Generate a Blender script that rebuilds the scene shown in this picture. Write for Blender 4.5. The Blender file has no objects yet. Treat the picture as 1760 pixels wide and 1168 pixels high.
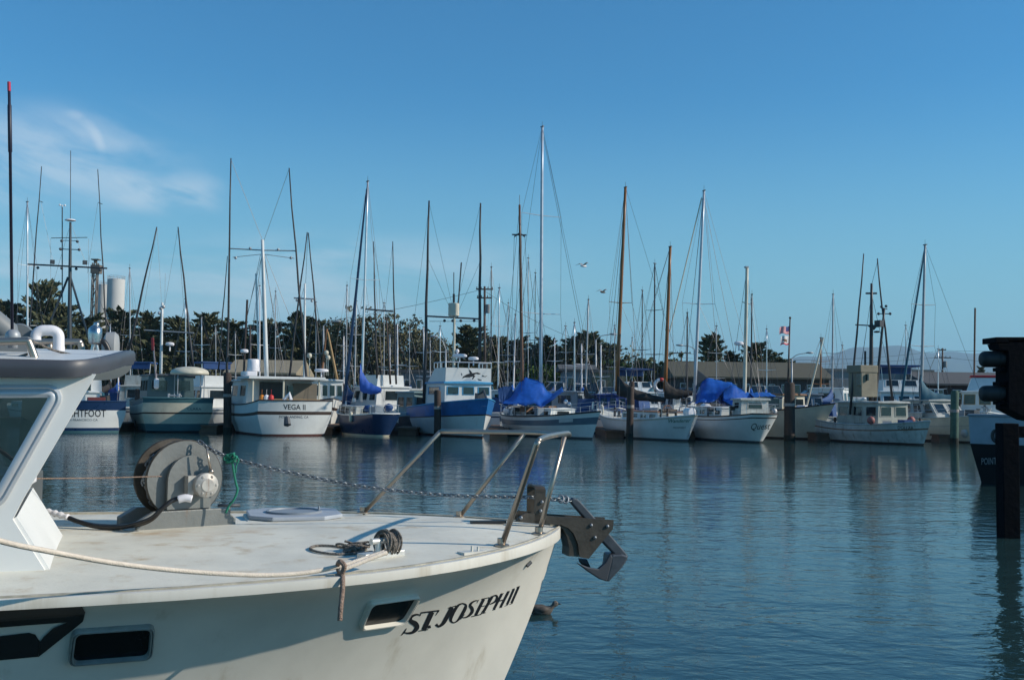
import bpy, bmesh, math, random
from mathutils import Vector as V, Matrix
from mathutils.bvhtree import BVHTree
R = math.radians
random.seed(7)
scn = bpy.context.scene
COL = scn.collection

# ------------------------------------------------------------------ camera
F, CXP, CYP, EYE, HOR, SLOPE = 1780.0, 880.0, 584.0, 2.3, 686.0, 0.0131
_p = math.atan((HOR - CYP) / F); _a = math.atan(SLOPE)
_R0 = V((1, 0, 0)); _U0 = V((0, -math.sin(_p), math.cos(_p))); FW = V((0, math.cos(_p), math.sin(_p)))
RT = _R0 * math.cos(_a) + _U0 * math.sin(_a)
UP = _U0 * math.cos(_a) - _R0 * math.sin(_a)
CAM = V((0, 0, EYE))
cd = bpy.data.cameras.new('camera'); cam = bpy.data.objects.new('camera', cd); COL.objects.link(cam)
cd.sensor_width = 36; cd.lens = 36 * F / 1760; cd.clip_start = 0.05; cd.clip_end = 40000
cam.matrix_world = Matrix(((RT.x, UP.x, -FW.x, 0), (RT.y, UP.y, -FW.y, 0), (RT.z, UP.z, -FW.z, EYE), (0, 0, 0, 1)))
scn.camera = cam

# ------------------------------------------------------------------ light
SUN_AZ, SUN_EL = 96.0, 29.0        # degrees clockwise from +Y, elevation
sdir = V((math.sin(R(SUN_AZ)) * math.cos(R(SUN_EL)), math.cos(R(SUN_AZ)) * math.cos(R(SUN_EL)), math.sin(R(SUN_EL))))
sl = bpy.data.lights.new('sun', 'SUN'); sl.energy = 4.9; sl.angle = R(0.53); sl.color = (1.0, 0.90, 0.76)
so = bpy.data.objects.new('sun', sl); COL.objects.link(so)
so.rotation_euler = sdir.to_track_quat('Z', 'Y').to_euler()
scn.view_settings.view_transform = 'Standard'; scn.view_settings.look = 'None'
scn.view_settings.exposure = 0.0; scn.view_settings.gamma = 1
w = bpy.data.worlds.new('World'); scn.world = w; w.use_nodes = True
nt = w.node_tree; nt.nodes.clear(); N = nt.nodes.new; LK = nt.links.new
sky = N('ShaderNodeTexSky'); sky.sky_type = 'NISHITA'; sky.sun_disc = False
sky.sun_elevation = R(SUN_EL); sky.sun_rotation = R(SUN_AZ); sky.altitude = 0; sky.air_density = 1.0; sky.dust_density = 0.15; sky.ozone_density = 2.2
tc = N('ShaderNodeTexCoord'); sx = N('ShaderNodeSeparateXYZ'); LK(tc.outputs['Generated'], sx.inputs[0])
def wm(op, a, b=None, c=None):
    n = N('ShaderNodeMath'); n.operation = op
    for i, q in enumerate((a, b, c)):
        if q is None: continue
        if isinstance(q, (int, float)): n.inputs[i].default_value = q
        else: LK(q, n.inputs[i])
    return n.outputs[0]
ya = wm('MAXIMUM', wm('ABSOLUTE', sx.outputs[1]), 0.05)
az = wm('DIVIDE', sx.outputs[0], ya); el = wm('DIVIDE', sx.outputs[2], ya)
def cloudnoise(kx, ky, kxy, scale, seed, lo, hi):
    cb = N('ShaderNodeCombineXYZ')
    LK(wm('MULTIPLY_ADD', az, kx, seed), cb.inputs[0]); LK(wm('ADD', wm('MULTIPLY', el, ky), wm('MULTIPLY', az, kxy)), cb.inputs[1])
    n = N('ShaderNodeTexNoise'); n.inputs['Scale'].default_value = scale; n.inputs['Detail'].default_value = 7; n.inputs['Roughness'].default_value = 0.55
    n.inputs['Distortion'].default_value = 0.35
    LK(cb.outputs[0], n.inputs['Vector'])
    m = N('ShaderNodeMapRange'); m.interpolation_type = 'SMOOTHSTEP'; m.inputs[1].default_value = lo; m.inputs[2].default_value = hi
    LK(n.outputs[0], m.inputs[0]); return m.outputs[0]
def bump01(x, a, b, c, d):
    m1 = N('ShaderNodeMapRange'); m1.interpolation_type = 'SMOOTHSTEP'; m1.inputs[1].default_value = a; m1.inputs[2].default_value = b; LK(x, m1.inputs[0])
    m2 = N('ShaderNodeMapRange'); m2.interpolation_type = 'SMOOTHSTEP'; m2.inputs[1].default_value = c; m2.inputs[2].default_value = d; LK(x, m2.inputs[0])
    return wm('MULTIPLY', m1.outputs[0], wm('SUBTRACT', 1.0, m2.outputs[0]))
c1 = wm('MULTIPLY', wm('MULTIPLY', cloudnoise(4.5, 15.0, 5.0, 1.6, 3.1, 0.30, 0.68), bump01(el, 0.16, 0.215, 0.235, 0.30)), bump01(az, -2.0, -1.2, -0.44, -0.27))
c2 = wm('MULTIPLY', wm('MULTIPLY', cloudnoise(3.0, 16.0, 0.8, 1.8, 8.7, 0.34, 0.7), bump01(el, 0.05, 0.09, 0.12, 0.17)), bump01(az, -2.0, -1.2, -0.15, 0.12))
c3 = wm('MULTIPLY', wm('MULTIPLY', cloudnoise(9.0, 22.0, 8.0, 1.6, 1.7, 0.36, 0.62), bump01(el, 0.17, 0.19, 0.20, 0.225)), bump01(az, -0.42, -0.36, -0.31, -0.27))
u_ = wm('ADD', az, 0.417); v_ = wm('SUBTRACT', el, 0.263)
t_ = wm('SUBTRACT', u_, v_); d_ = wm('ADD', wm('ADD', u_, v_), wm('MULTIPLY', wm('MULTIPLY', t_, t_), 7.0))
c4 = wm('MULTIPLY', wm('MULTIPLY', bump01(d_, -0.012, 0.0, 0.001, 0.010), bump01(t_, -0.045, -0.02, 0.025, 0.06)), cloudnoise(20, 30, 3, 1.5, 4.0, 0.2, 0.6))
cf = wm('MINIMUM', wm('ADD', wm('MULTIPLY', c4, 0.24), wm('ADD', wm('ADD', wm('MULTIPLY', c1, 0.58), wm('MULTIPLY', c2, 0.5)), wm('MULTIPLY', c3, 0.35))), 0.7)
mix = N('ShaderNodeMix'); mix.data_type = 'RGBA'
LK(cf, mix.inputs['Factor'])
hsv = N('ShaderNodeHueSaturation'); hsv.inputs['Saturation'].default_value = 1.12; LK(sky.outputs[0], hsv.inputs['Color'])
tint = N('ShaderNodeMix'); tint.data_type = 'RGBA'; tint.blend_type = 'MULTIPLY'; tint.inputs['Factor'].default_value = 1; tint.inputs['B'].default_value = (0.26, 0.78, 0.97, 1)
LK(hsv.outputs[0], tint.inputs['A'])
hz = N('ShaderNodeMapRange'); hz.interpolation_type = 'SMOOTHSTEP'; hz.inputs[1].default_value = 0.0; hz.inputs[2].default_value = 0.30; hz.inputs[3].default_value = 0.85; hz.inputs[4].default_value = 0.0; LK(sx.outputs[2], hz.inputs[0])
low = N('ShaderNodeMix'); low.data_type = 'RGBA'; LK(hz.outputs[0], low.inputs['Factor']); LK(tint.outputs['Result'], low.inputs['A']); low.inputs['B'].default_value = (2.1, 4.15, 4.75, 1); LK(low.outputs['Result'], mix.inputs['A']); mix.inputs['B'].default_value = (5.4, 6.1, 6.7, 1)
bg = N('ShaderNodeBackground'); bg.inputs[1].default_value = 0.14
LK(mix.outputs['Result'], bg.inputs[0]); wo = N('ShaderNodeOutputWorld'); LK(bg.outputs[0], wo.inputs[0])

# ------------------------------------------------------------------ pixel <-> world helpers
def ray(px, py):
    return RT * ((px - CXP) / F) + UP * ((CYP - py) / F) + FW
def P(px, py, Y):
    d = ray(px, py); return CAM + d * (Y / d.y)
def PW(px, Y, z=0.0):
    py = HOR + (px - 880) * SLOPE + (EYE - z) * F / Y
    q = P(px, py, Y); return V((q.x, Y, z))
# ------------------------------------------------------------------ materials
MATS = {}
def mat(name, col, rough=0.5, metal=0.0, var=0.12, scale=2.0, bump=0.0, streak=None, streak_amt=0.0, spec=0.5, bscale=20.0, stretch=(1, 1, 1), trans=0.0):
    if name in MATS: return MATS[name]
    m = bpy.data.materials.new(name); m.use_nodes = True; t = m.node_tree; b = t.nodes['Principled BSDF']
    b.inputs['Roughness'].default_value = rough; b.inputs['Metallic'].default_value = metal; b.inputs['Specular IOR Level'].default_value = spec
    tc = t.nodes.new('ShaderNodeTexCoord'); mp = t.nodes.new('ShaderNodeMapping'); mp.inputs['Scale'].default_value = stretch
    t.links.new(tc.outputs['Object'], mp.inputs[0])
    n = t.nodes.new('ShaderNodeTexNoise'); n.inputs['Scale'].default_value = scale; n.inputs['Detail'].default_value = 6; n.inputs['Roughness'].default_value = 0.62
    t.links.new(mp.outputs[0], n.inputs['Vector'])
    mx = t.nodes.new('ShaderNodeMix'); mx.data_type = 'RGBA'
    c = V(col[:3]); mx.inputs['A'].default_value = (*(c * (1 - var)), 1); mx.inputs['B'].default_value = (*[min(1, q * (1 + var)) for q in c], 1)
    mr = t.nodes.new('ShaderNodeMapRange'); mr.inputs[1].default_value = 0.3; mr.inputs[2].default_value = 0.7; t.links.new(n.outputs[0], mr.inputs[0])
    t.links.new(mr.outputs[0], mx.inputs['Factor']); out = mx.outputs['Result']
    if streak:
        mp2 = t.nodes.new('ShaderNodeMapping'); mp2.inputs['Scale'].default_value = (3.0, 3.0, 0.35); t.links.new(tc.outputs['Object'], mp2.inputs[0])
        n2 = t.nodes.new('ShaderNodeTexNoise'); n2.inputs['Scale'].default_value = scale * 0.8; n2.inputs['Detail'].default_value = 8; n2.inputs['Roughness'].default_value = 0.65
        t.links.new(mp2.outputs[0], n2.inputs['Vector'])
        r2 = t.nodes.new('ShaderNodeMapRange'); r2.interpolation_type = 'SMOOTHSTEP'; r2.inputs[1].default_value = 0.62 - 0.25 * streak_amt; r2.inputs[2].default_value = 0.82 - 0.15 * streak_amt
        r2.inputs[4].default_value = min(1.0, 0.35 + streak_amt)
        t.links.new(n2.outputs[0], r2.inputs[0])
        m2 = t.nodes.new('ShaderNodeMix'); m2.data_type = 'RGBA'; t.links.new(r2.outputs[0], m2.inputs['Factor']); t.links.new(out, m2.inputs['A']); m2.inputs['B'].default_value = (*streak, 1)
        out = m2.outputs['Result']
    t.links.new(out, b.inputs['Base Color'])
    r3 = t.nodes.new('ShaderNodeMapRange'); r3.inputs[3].default_value = max(0.02, rough - 0.1); r3.inputs[4].default_value = min(1, rough + 0.1); t.links.new(n.outputs[0], r3.inputs[0]); t.links.new(r3.outputs[0], b.inputs['Roughness'])
    if bump:
        n3 = t.nodes.new('ShaderNodeTexNoise'); n3.inputs['Scale'].default_value = bscale; n3.inputs['Detail'].default_value = 4; t.links.new(tc.outputs['Object'], n3.inputs['Vector'])
        bp = t.nodes.new('ShaderNodeBump'); bp.inputs['Strength'].default_value = bump; bp.inputs['Distance'].default_value = 0.02
        t.links.new(n3.outputs[0], bp.inputs['Height']); t.links.new(bp.outputs[0], b.inputs['Normal'])
    if trans: b.inputs['Transmission Weight'].default_value = trans
    MATS[name] = m; return m
rust = (0.16, 0.06, 0.02)
WHITE = mat('white_paint', (0.62, 0.64, 0.63), 0.4, streak=(0.32, 0.27, 0.2), streak_amt=0.12, var=0.06)
GEL = mat('gelcoat', (0.66, 0.635, 0.565), 0.36, var=0.1, scale=1.6, streak=(0.38, 0.32, 0.22), streak_amt=0.38, bump=0.04, bscale=6)
DECKM = mat('deck_paint', (0.68, 0.66, 0.565), 0.6, var=0.13, scale=2.6, streak=(0.44, 0.33, 0.19), streak_amt=0.42, bump=0.06, bscale=70)
CREAM = mat('cream_paint', (0.55, 0.52, 0.42), 0.5, streak=(0.3, 0.2, 0.1), streak_amt=0.15)
GREYW = mat('weathered_white', (0.42, 0.44, 0.42), 0.6, var=0.2, streak=(0.17, 0.10, 0.05), streak_amt=0.45)
NAVY = mat('navy_paint', (0.008, 0.028, 0.085), 0.3)
BLUE = mat('blue_paint', (0.02, 0.14, 0.38), 0.4, var=0.2)
LBLUE = mat('light_blue_paint', (0.05, 0.28, 0.5), 0.45)
TEAL = mat('teal_paint', (0.05, 0.13, 0.15), 0.5)
DGREY = mat('dark_grey_paint', (0.05, 0.06, 0.07), 0.5)
GREY = mat('grey_paint', (0.17, 0.19, 0.2), 0.55, var=0.15, streak=rust, streak_amt=0.05)
GREYB = mat('bluish_grey_paint', (0.19, 0.23, 0.27), 0.5)
BLACK = mat('black_paint', (0.012, 0.013, 0.016), 0.45)
REDB = mat('bottom_red', (0.09, 0.03, 0.025), 0.7)
BROWN = mat('dark_trim', (0.045, 0.028, 0.022), 0.5)
TARP = mat('blue_tarp', (0.012, 0.085, 0.38), 0.38, var=0.25, scale=3, bump=0.5, bscale=3)
TARPD = mat('navy_canvas', (0.008, 0.05, 0.17), 0.7, var=0.2)
TEALC = mat('teal_canvas', (0.01, 0.09, 0.14), 0.75, var=0.2)
CANV = mat('brown_canvas', (0.022, 0.02, 0.02), 0.8, var=0.3)
REDC = mat('red_canvas', (0.4, 0.03, 0.04), 0.7)
ORNG = mat('orange_float', (0.6, 0.2, 0.02), 0.5)
ALU = mat('aluminium', (0.62, 0.64, 0.66), 0.35, 0.6, var=0.08)
ALUD = mat('dull_aluminium', (0.34, 0.36, 0.38), 0.5, 0.3, var=0.15)
STEEL = mat('stainless_tube', (0.42, 0.36, 0.30), 0.36, 0.9, var=0.1, scale=12, streak=(0.3, 0.17, 0.08), streak_amt=0.06)
GALV = mat('galvanised', (0.24, 0.26, 0.28), 0.5, 0.6, var=0.25, scale=15)
RUSTY = mat('rusty_steel', (0.075, 0.066, 0.055), 0.5, 0.5, var=0.35, scale=9, streak=(0.17, 0.07, 0.025), streak_amt=0.12, bump=0.08, bscale=60)
REELP = mat('reel_grey', (0.17, 0.18, 0.175), 0.45, 0.1, var=0.1, scale=6, streak=(0.2, 0.1, 0.04), streak_amt=0.12, bump=0.1, bscale=50)
CHAINM = mat('chain_metal', (0.2, 0.22, 0.24), 0.4, 0.7, var=0.4, scale=30)
WOOD = mat('varnished_spar', (0.22, 0.09, 0.025), 0.4, var=0.25, scale=1.5, stretch=(4, 4, 0.5))
WOODD = mat('dark_spar', (0.055, 0.035, 0.028), 0.6, var=0.3)
POLEM = mat('dark_pole', (0.03, 0.03, 0.035), 0.5, var=0.3)
PILEM = mat('pile_timber', (0.045, 0.03, 0.024), 0.85, var=0.4, scale=3, bump=0.6, bscale=8, stretch=(4, 4, 0.6))
PILEG = mat('pile_green', (0.05, 0.1, 0.075), 0.85, var=0.4, scale=3)
DOCKM = mat('dock_timber', (0.12, 0.075, 0.05), 0.85, var=0.3, scale=2)
WIRE = mat('rigging_wire', (0.12, 0.12, 0.13), 0.5, 0.5)
GLASS = mat('dark_glass', (0.012, 0.02, 0.025), 0.06, var=0.1, spec=0.8)
ROPE = mat('white_rope', (0.66, 0.58, 0.48), 0.85, var=0.12, scale=25, bump=0.3, bscale=160)
ROPED = mat('dark_rope', (0.2, 0.175, 0.15), 0.9, var=0.65, scale=60, bump=0.8, bscale=160)
ROPET = mat('tan_rope', (0.3, 0.21, 0.16), 0.9, var=0.3, scale=60, bump=0.8, bscale=160)
GROPE = mat('green_rope', (0.01, 0.17, 0.11), 0.8, var=0.3, scale=40)
RUBBER = mat('black_rubber', (0.015, 0.016, 0.018), 0.6, var=0.3)
PLAST = mat('white_plastic', (0.74, 0.72, 0.74), 0.35, var=0.04)
RED = mat('red_paint', (0.5, 0.03, 0.03), 0.5)
YELW = mat('tan_wood', (0.3, 0.19, 0.08), 0.6, var=0.2)

# ------------------------------------------------------------------ geometry collector
class G:
    def __init__(s): s.v = []; s.f = []; s.m = []
    def add(s, vs, fs, m=0):
        o = len(s.v); s.v += [V(q) for q in vs]; s.f += [[i + o for i in f] for f in fs]; s.m += [m] * len(fs); return s
    def box(s, c, d, rz=0, m=0, M=None, taper=1.0):
        x, y, z = d[0] / 2, d[1] / 2, d[2] / 2; k = taper
        vs = [(-x, -y, -z), (x, -y, -z), (x, y, -z), (-x, y, -z), (-x * k, -y * k, z), (x * k, -y * k, z), (x * k, y * k, z), (-x * k, y * k, z)]
        T = Matrix.Translation(V(c)) @ (M if M else Matrix.Rotation(rz, 4, 'Z'))
        return s.add([T @ V(q) for q in vs], [(3, 2, 1, 0), (4, 5, 6, 7), (0, 1, 5, 4), (1, 2, 6, 5), (2, 3, 7, 6), (3, 0, 4, 7)], m)
    def tube(s, pts, r, seg=6, m=0, cap=True, closed=False):
        pts = [V(q) for q in pts]; n = len(pts); rs = r if isinstance(r, (list, tuple)) else [r] * n
        T = []
        for i in range(n):
            a = pts[(i - 1) % n] if (i > 0 or closed) else pts[i]; b = pts[(i + 1) % n] if (i < n - 1 or closed) else pts[i]
            d = (b - a); T.append(d.normalized() if d.length > 1e-9 else V((0, 0, 1)))
        up = V((0, 0, 1)) if abs(T[0].z) < 0.9 else V((1, 0, 0))
        nx = T[0].cross(up).normalized(); vs = []
        for i in range(n):
            nx = (nx - T[i] * nx.dot(T[i])); nx = nx.normalized() if nx.length > 1e-6 else T[i].orthogonal().normalized()
            ny = T[i].cross(nx)
            for k in range(seg):
                a = 2 * math.pi * k / seg; vs.append(pts[i] + (nx * math.cos(a) + ny * math.sin(a)) * rs[i])
        fs = []
        for i in range(n if closed else n - 1):
            j = (i + 1) % n
            for k in range(seg):
                k2 = (k + 1) % seg; fs.append((i * seg + k, i * seg + k2, j * seg + k2, j * seg + k))
        if cap and not closed: fs.append(tuple(range(seg - 1, -1, -1))); fs.append(tuple((n - 1) * seg + k for k in range(seg)))
        return s.add(vs, fs, m)
    def lathe(s, prof, M, seg=16, m=0):
        vs = []; fs = []
        for (r, z) in prof:
            for k in range(seg):
                a = 2 * math.pi * k / seg; vs.append(M @ V((r * math.cos(a), r * math.sin(a), z)))
        for i in range(len(prof) - 1):
            for k in range(seg):
                k2 = (k + 1) % seg; fs.append((i * seg + k, i * seg + k2, (i + 1) * seg + k2, (i + 1) * seg + k))
        fs.append(tuple(range(seg - 1, -1, -1))); fs.append(tuple((len(prof) - 1) * seg + k for k in range(seg)))
        return s.add(vs, fs, m)
    def ball(s, c, r, seg=10, m=0, M=None):
        r = r if isinstance(r, (tuple, list)) else (r, r, r); vs = []; fs = []; rings = max(4, seg // 2)
        for i in range(rings + 1):
            t = math.pi * (0.001 + 0.998 * i / rings)
            for k in range(seg):
                a = 2 * math.pi * k / seg; q = V((r[0] * math.sin(t) * math.cos(a), r[1] * math.sin(t) * math.sin(a), r[2] * math.cos(t)))
                vs.append(V(c) + (M @ q if M else q))
        for i in range(rings):
            for k in range(seg):
                k2 = (k + 1) % seg; fs.append((i * seg + k, (i + 1) * seg + k, (i + 1) * seg + k2, i * seg + k2))
        return s.add(vs, fs, m)
    def prism(s, poly, off, m=0):
        poly = [V(q) for q in poly]; n = len(poly); off = V(off)
        return s.add(poly + [q + off for q in poly], [tuple(range(n))[::-1], tuple(range(n, 2 * n))] + [(i, (i + 1) % n, n + (i + 1) % n, n + i) for i in range(n)], m)
    def loft(s, secs, m=0, closed=True, caps=True):
        n = len(secs[0]); vs = [q for sc in secs for q in sc]; fs = []
        for i in range(len(secs) - 1):
            for k in range(n if closed else n - 1):
                k2 = (k + 1) % n; fs.append((i * n + k, i * n + k2, (i + 1) * n + k2, (i + 1) * n + k))
        if caps and closed: fs.append(tuple(range(n - 1, -1, -1))); fs.append(tuple((len(secs) - 1) * n + k for k in range(n)))
        return s.add(vs, fs, m)
    def bvh(s, M): return BVHTree.FromPolygons([M @ q for q in s.v], s.f)
    def build(s, name, mats, parent=None, smooth=False, label=None, fixn=True, bevel=0):
        mats = mats if isinstance(mats, (list, tuple)) else [mats]
        me = bpy.data.meshes.new(name); me.from_pydata([tuple(q) for q in s.v], [], s.f)
        for q in mats: me.materials.append(q)
        me.polygons.foreach_set('material_index', s.m)
        if fixn or bevel:
            bm = bmesh.new(); bm.from_mesh(me)
            if fixn: bmesh.ops.recalc_face_normals(bm, faces=bm.faces)
            if bevel:
                es = [e for e in bm.edges if len(e.link_faces) == 2 and e.calc_face_angle(0) > 0.6]
                bmesh.ops.bevel(bm, geom=es, offset=bevel, segments=2, profile=0.6, affect='EDGES', clamp_overlap=True)
            bm.to_mesh(me); bm.free()
        if smooth:
            me.polygons.foreach_set('use_smooth', [True] * len(me.polygons))
            if smooth is not True: me.set_sharp_from_angle(angle=R(smooth))
        me.update()
        o = bpy.data.objects.new(name, me); COL.objects.link(o)
        if parent is not None: o.parent = parent.o if isinstance(parent, Thing) else parent
        if label: o['label'] = label
        return o
def tag(o, label=None, cat=None, group=None, kind=None):
    if label: o['label'] = label
    if cat: o['category'] = cat
    if group: o['group'] = group
    if kind: o['kind'] = kind
    return o
class Thing:
    def __init__(s, name, label, cat, loc=(0, 0, 0), head=0.0, group=None):
        s.o = bpy.data.objects.new(name, None); COL.objects.link(s.o); s.o.empty_display_size = 0.3
        s.o.location = loc; s.o.rotation_euler = (0, 0, head)
        s.M = Matrix.Translation(V(loc)) @ Matrix.Rotation(head, 4, 'Z'); s.I = s.M.inverted(); s.Y = loc[1]
        tag(s.o, label, cat, group)
    def L(s, q): return s.I @ V(q)
    def px(s, px, py, dY=0.0): return s.L(P(px, py, s.Y + dY))
    def at(s, px, py, yl=0.0):          # ray meets the fore-and-aft plane y_local = yl
        o = s.I @ CAM; d = s.I.to_3x3() @ ray(px, py); t = (yl - o.y) / d.y; return o + d * t
    def atx(s, px, py, xl=0.0):
        o = s.I @ CAM; d = s.I.to_3x3() @ ray(px, py); t = (xl - o.x) / d.x; return o + d * t
    def atz(s, px, py, zl):
        o = s.I @ CAM; d = s.I.to_3x3() @ ray(px, py); t = (zl - o.z) / d.z; return o + d * t
    def cast(s, px, py, bvh, off=0.0):
        d = ray(px, py).normalized(); h = bvh.ray_cast(CAM, d)
        if h[0] is None: return None
        n = h[1]
        if n.dot(d) > 0: n = -n
        return s.I @ (h[0] + n * off)
def smooth_path(pts, n=8):
    pts = [V(q) for q in pts]; out = []
    for i in range(len(pts) - 1):
        p0 = pts[max(i - 1, 0)]; p1 = pts[i]; p2 = pts[i + 1]; p3 = pts[min(i + 2, len(pts) - 1)]
        for k in range(n):
            t = k / n; out.append(0.5 * ((2 * p1) + (p2 - p0) * t + (2 * p0 - 5 * p1 + 4 * p2 - p3) * t * t + (3 * p1 - p0 - 3 * p2 + p3) * t ** 3))
    out.append(pts[-1]); return out
def font_mesh(body, offset=0.0, shear=0.0):
    cu = bpy.data.curves.new('lettering', 'FONT'); cu.body = body; cu.size = 1; cu.shear = shear; cu.offset = offset; cu.resolution_u = 2
    ob = bpy.data.objects.new('lettering', cu); me = bpy.data.meshes.new_from_object(ob)
    vs = [v.co.copy() for v in me.vertices]; fs = [tuple(p.vertices) for p in me.polygons]
    bpy.data.objects.remove(ob); bpy.data.curves.remove(cu); bpy.data.meshes.remove(me)
    return vs, fs
def cast_text(th, body, p0, p1, hpx, bvh, m, off=0.006, shear=0.0, bold=0.0, parent=None):
    """lettering laid on a hull: baseline from pixel p0 to p1, letters hpx tall"""
    vs, fs = font_mesh(body, bold, shear)
    x0 = min(v.x for v in vs); x1 = max(v.x for v in vs); y1 = max(v.y for v in vs)
    g = G(); out = []
    for v in vs:
        t = (v.x - x0) / (x1 - x0); q = th.cast(p0[0] + (p1[0] - p0[0]) * t, p0[1] + (p1[1] - p0[1]) * t - v.y / y1 * hpx, bvh, off)
        if q is None: return None
        out.append(q)
    g.add(out, fs); return g.build('lettering', m, parent or th, fixn=False)
def cast_poly(th, polys, bvh, m, name, off=0.005, sub=2, parent=None, label=None):
    g = G()
    for poly in polys:
        bm = bmesh.new(); vs = [bm.verts.new((x, y, 0)) for x, y in poly]; bm.faces.new(vs); bm.normal_update()
        bmesh.ops.triangulate(bm, faces=bm.faces[:], ngon_method='EAR_CLIP')
        for _ in range(sub): bmesh.ops.subdivide_edges(bm, edges=bm.edges[:], cuts=1, use_grid_fill=True)
        bm.verts.index_update(); pts = [th.cast(v.co.x, v.co.y, bvh, off) for v in bm.verts]
        fs = [[v.index for v in f.verts] for f in bm.faces if all(pts[v.index] is not None for v in f.verts)]
        g.add([q if q is not None else V((0, 0, -5)) for q in pts], fs); bm.free()
    return g.build(name, m, parent or th, fixn=False, label=label)
def stroke_polys(strokes):
    out = []
    for st in strokes:
        st = [V((a, b, c)) for a, b, c in st]
        pts = smooth_path(st, 5) if len(st) > 2 else st
        Lft, Rgt = [], []
        for i, q in enumerate(pts):
            a = pts[max(i - 1, 0)]; b = pts[min(i + 1, len(pts) - 1)]; d = V((b.x - a.x, b.y - a.y)); d.normalize(); n = V((-d.y, d.x)) * (q.z / 2)
            Lft.append((q.x + n.x, q.y + n.y)); Rgt.append((q.x - n.x, q.y - n.y))
        for i in range(len(pts) - 1): out.append([Lft[i], Lft[i + 1], Rgt[i + 1], Rgt[i]])
    return out
def rbox(corners, rad, n=5):
    """rounded outline through pixel corners"""
    out = []; c = [V(q) for q in corners]
    for i in range(len(c)):
        a, b, d = c[i - 1], c[i], c[(i + 1) % len(c)]
        p = b + (a - b).normalized() * rad; q = b + (d - b).normalized() * rad
        for k in range(n + 1):
            t = k / n; out.append(p * (1 - t) ** 2 + b * 2 * t * (1 - t) + q * t * t)
    return out
# ------------------------------------------------------------------ water and land
def water():
    m = bpy.data.materials.new('harbour_water'); m.use_nodes = True; t = m.node_tree; b = t.nodes['Principled BSDF']; K = t.links.new
    b.inputs['Base Color'].default_value = (0.018, 0.044, 0.046, 1); b.inputs['Roughness'].default_value = 0.06; b.inputs['IOR'].default_value = 1.33
    tc = t.nodes.new('ShaderNodeTexCoord')
    def noise(scale, det, sxyz, rot=0):
        mp = t.nodes.new('ShaderNodeMapping'); mp.inputs['Scale'].default_value = sxyz; mp.inputs['Rotation'].default_value = (0, 0, rot); K(tc.outputs['Object'], mp.inputs[0])
        n = t.nodes.new('ShaderNodeTexNoise'); n.inputs['Scale'].default_value = scale; n.inputs['Detail'].default_value = det; n.inputs['Roughness'].default_value = 0.5; n.inputs['Distortion'].default_value = 0.4
        K(mp.outputs[0], n.inputs['Vector']); return n.outputs[0]
    def mth(op, a, b2):
        n = t.nodes.new('ShaderNodeMath'); n.operation = op
        for i, q in enumerate((a, b2)):
            if isinstance(q, (int, float)): n.inputs[i].default_value = q
            else: K(q, n.inputs[i])
        return n.outputs[0]
    fine = noise(5.5, 3, (0.75, 1.0, 1), 0.35); mid = noise(1.6, 3, (0.7, 1.1, 1), -0.3); big = noise(0.35, 2, (0.8, 1, 1), 0.2)
    patch = noise(0.045, 3, (0.6, 1.6, 1), 0.3)
    pr = t.nodes.new('ShaderNodeMapRange'); pr.inputs[1].default_value = 0.35; pr.inputs[2].default_value = 0.65; pr.inputs[3].default_value = 0.4; pr.inputs[4].default_value = 1.4; K(patch, pr.inputs[0])
    h = mth('ADD', mth('ADD', mth('MULTIPLY', fine, 0.020), mth('MULTIPLY', mid, 0.045)), mth('MULTIPLY', big, 0.07))
    sy = t.nodes.new('ShaderNodeSeparateXYZ'); K(tc.outputs['Object'], sy.inputs[0])
    cr = t.nodes.new('ShaderNodeMapRange'); cr.interpolation_type = 'SMOOTHSTEP'; cr.inputs[1].default_value = 14; cr.inputs[2].default_value = 40; cr.inputs[3].default_value = 1.15; cr.inputs[4].default_value = 0.5; K(sy.outputs[1], cr.inputs[0])
    h = mth('MULTIPLY', mth('MULTIPLY', h, pr.outputs[0]), cr.outputs[0])
    bp = t.nodes.new('ShaderNodeBump'); bp.inputs['Strength'].default_value = 1.0; bp.inputs['Distance'].default_value = WATER_BUMP; K(h, bp.inputs['Height']); K(bp.outputs[0], b.inputs['Normal'])
    g = G(); g.add([(-3000, -150, 0), (3000, -150, 0), (3000, 14000, 0), (-3000, 14000, 0)], [(0, 1, 2, 3)])
    tag(g.build('water', m), kind='structure')
WATER_BUMP = 0.5
HAZE = 0.0001
water()
LAND = mat('parking_ground', (0.10, 0.10, 0.095), 0.9, var=0.25, scale=0.3)
BANK = mat('quay_bank', (0.05, 0.047, 0.042), 0.95, var=0.5, scale=1.2, bump=1.0, bscale=2)
g = G(); g.add([(-2500, 92, 2.1), (2500, 92, 2.1), (2500, 12000, 2.1), (-2500, 12000, 2.1)], [(0, 1, 2, 3)]); tag(g.build('ground', LAND), kind='structure')
g = G(); n = 120
for i in range(n + 1):
    x = -120 + 240 * i / n
    g.v += [V((x, 87 + random.uniform(-.4, .4), -0.6)), V((x, 89 + random.uniform(-.4, .4), 0.8 + random.uniform(-.15, .15))), V((x, 91, 1.7 + random.uniform(-.1, .1))), V((x, 92, 2.104))]
for i in range(n):
    for k in range(3): g.f.append([i * 4 + k, i * 4 + 4 + k, i * 4 + 5 + k, i * 4 + 1 + k]); g.m.append(0)
tag(g.build('embankment', BANK), kind='structure')
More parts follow.
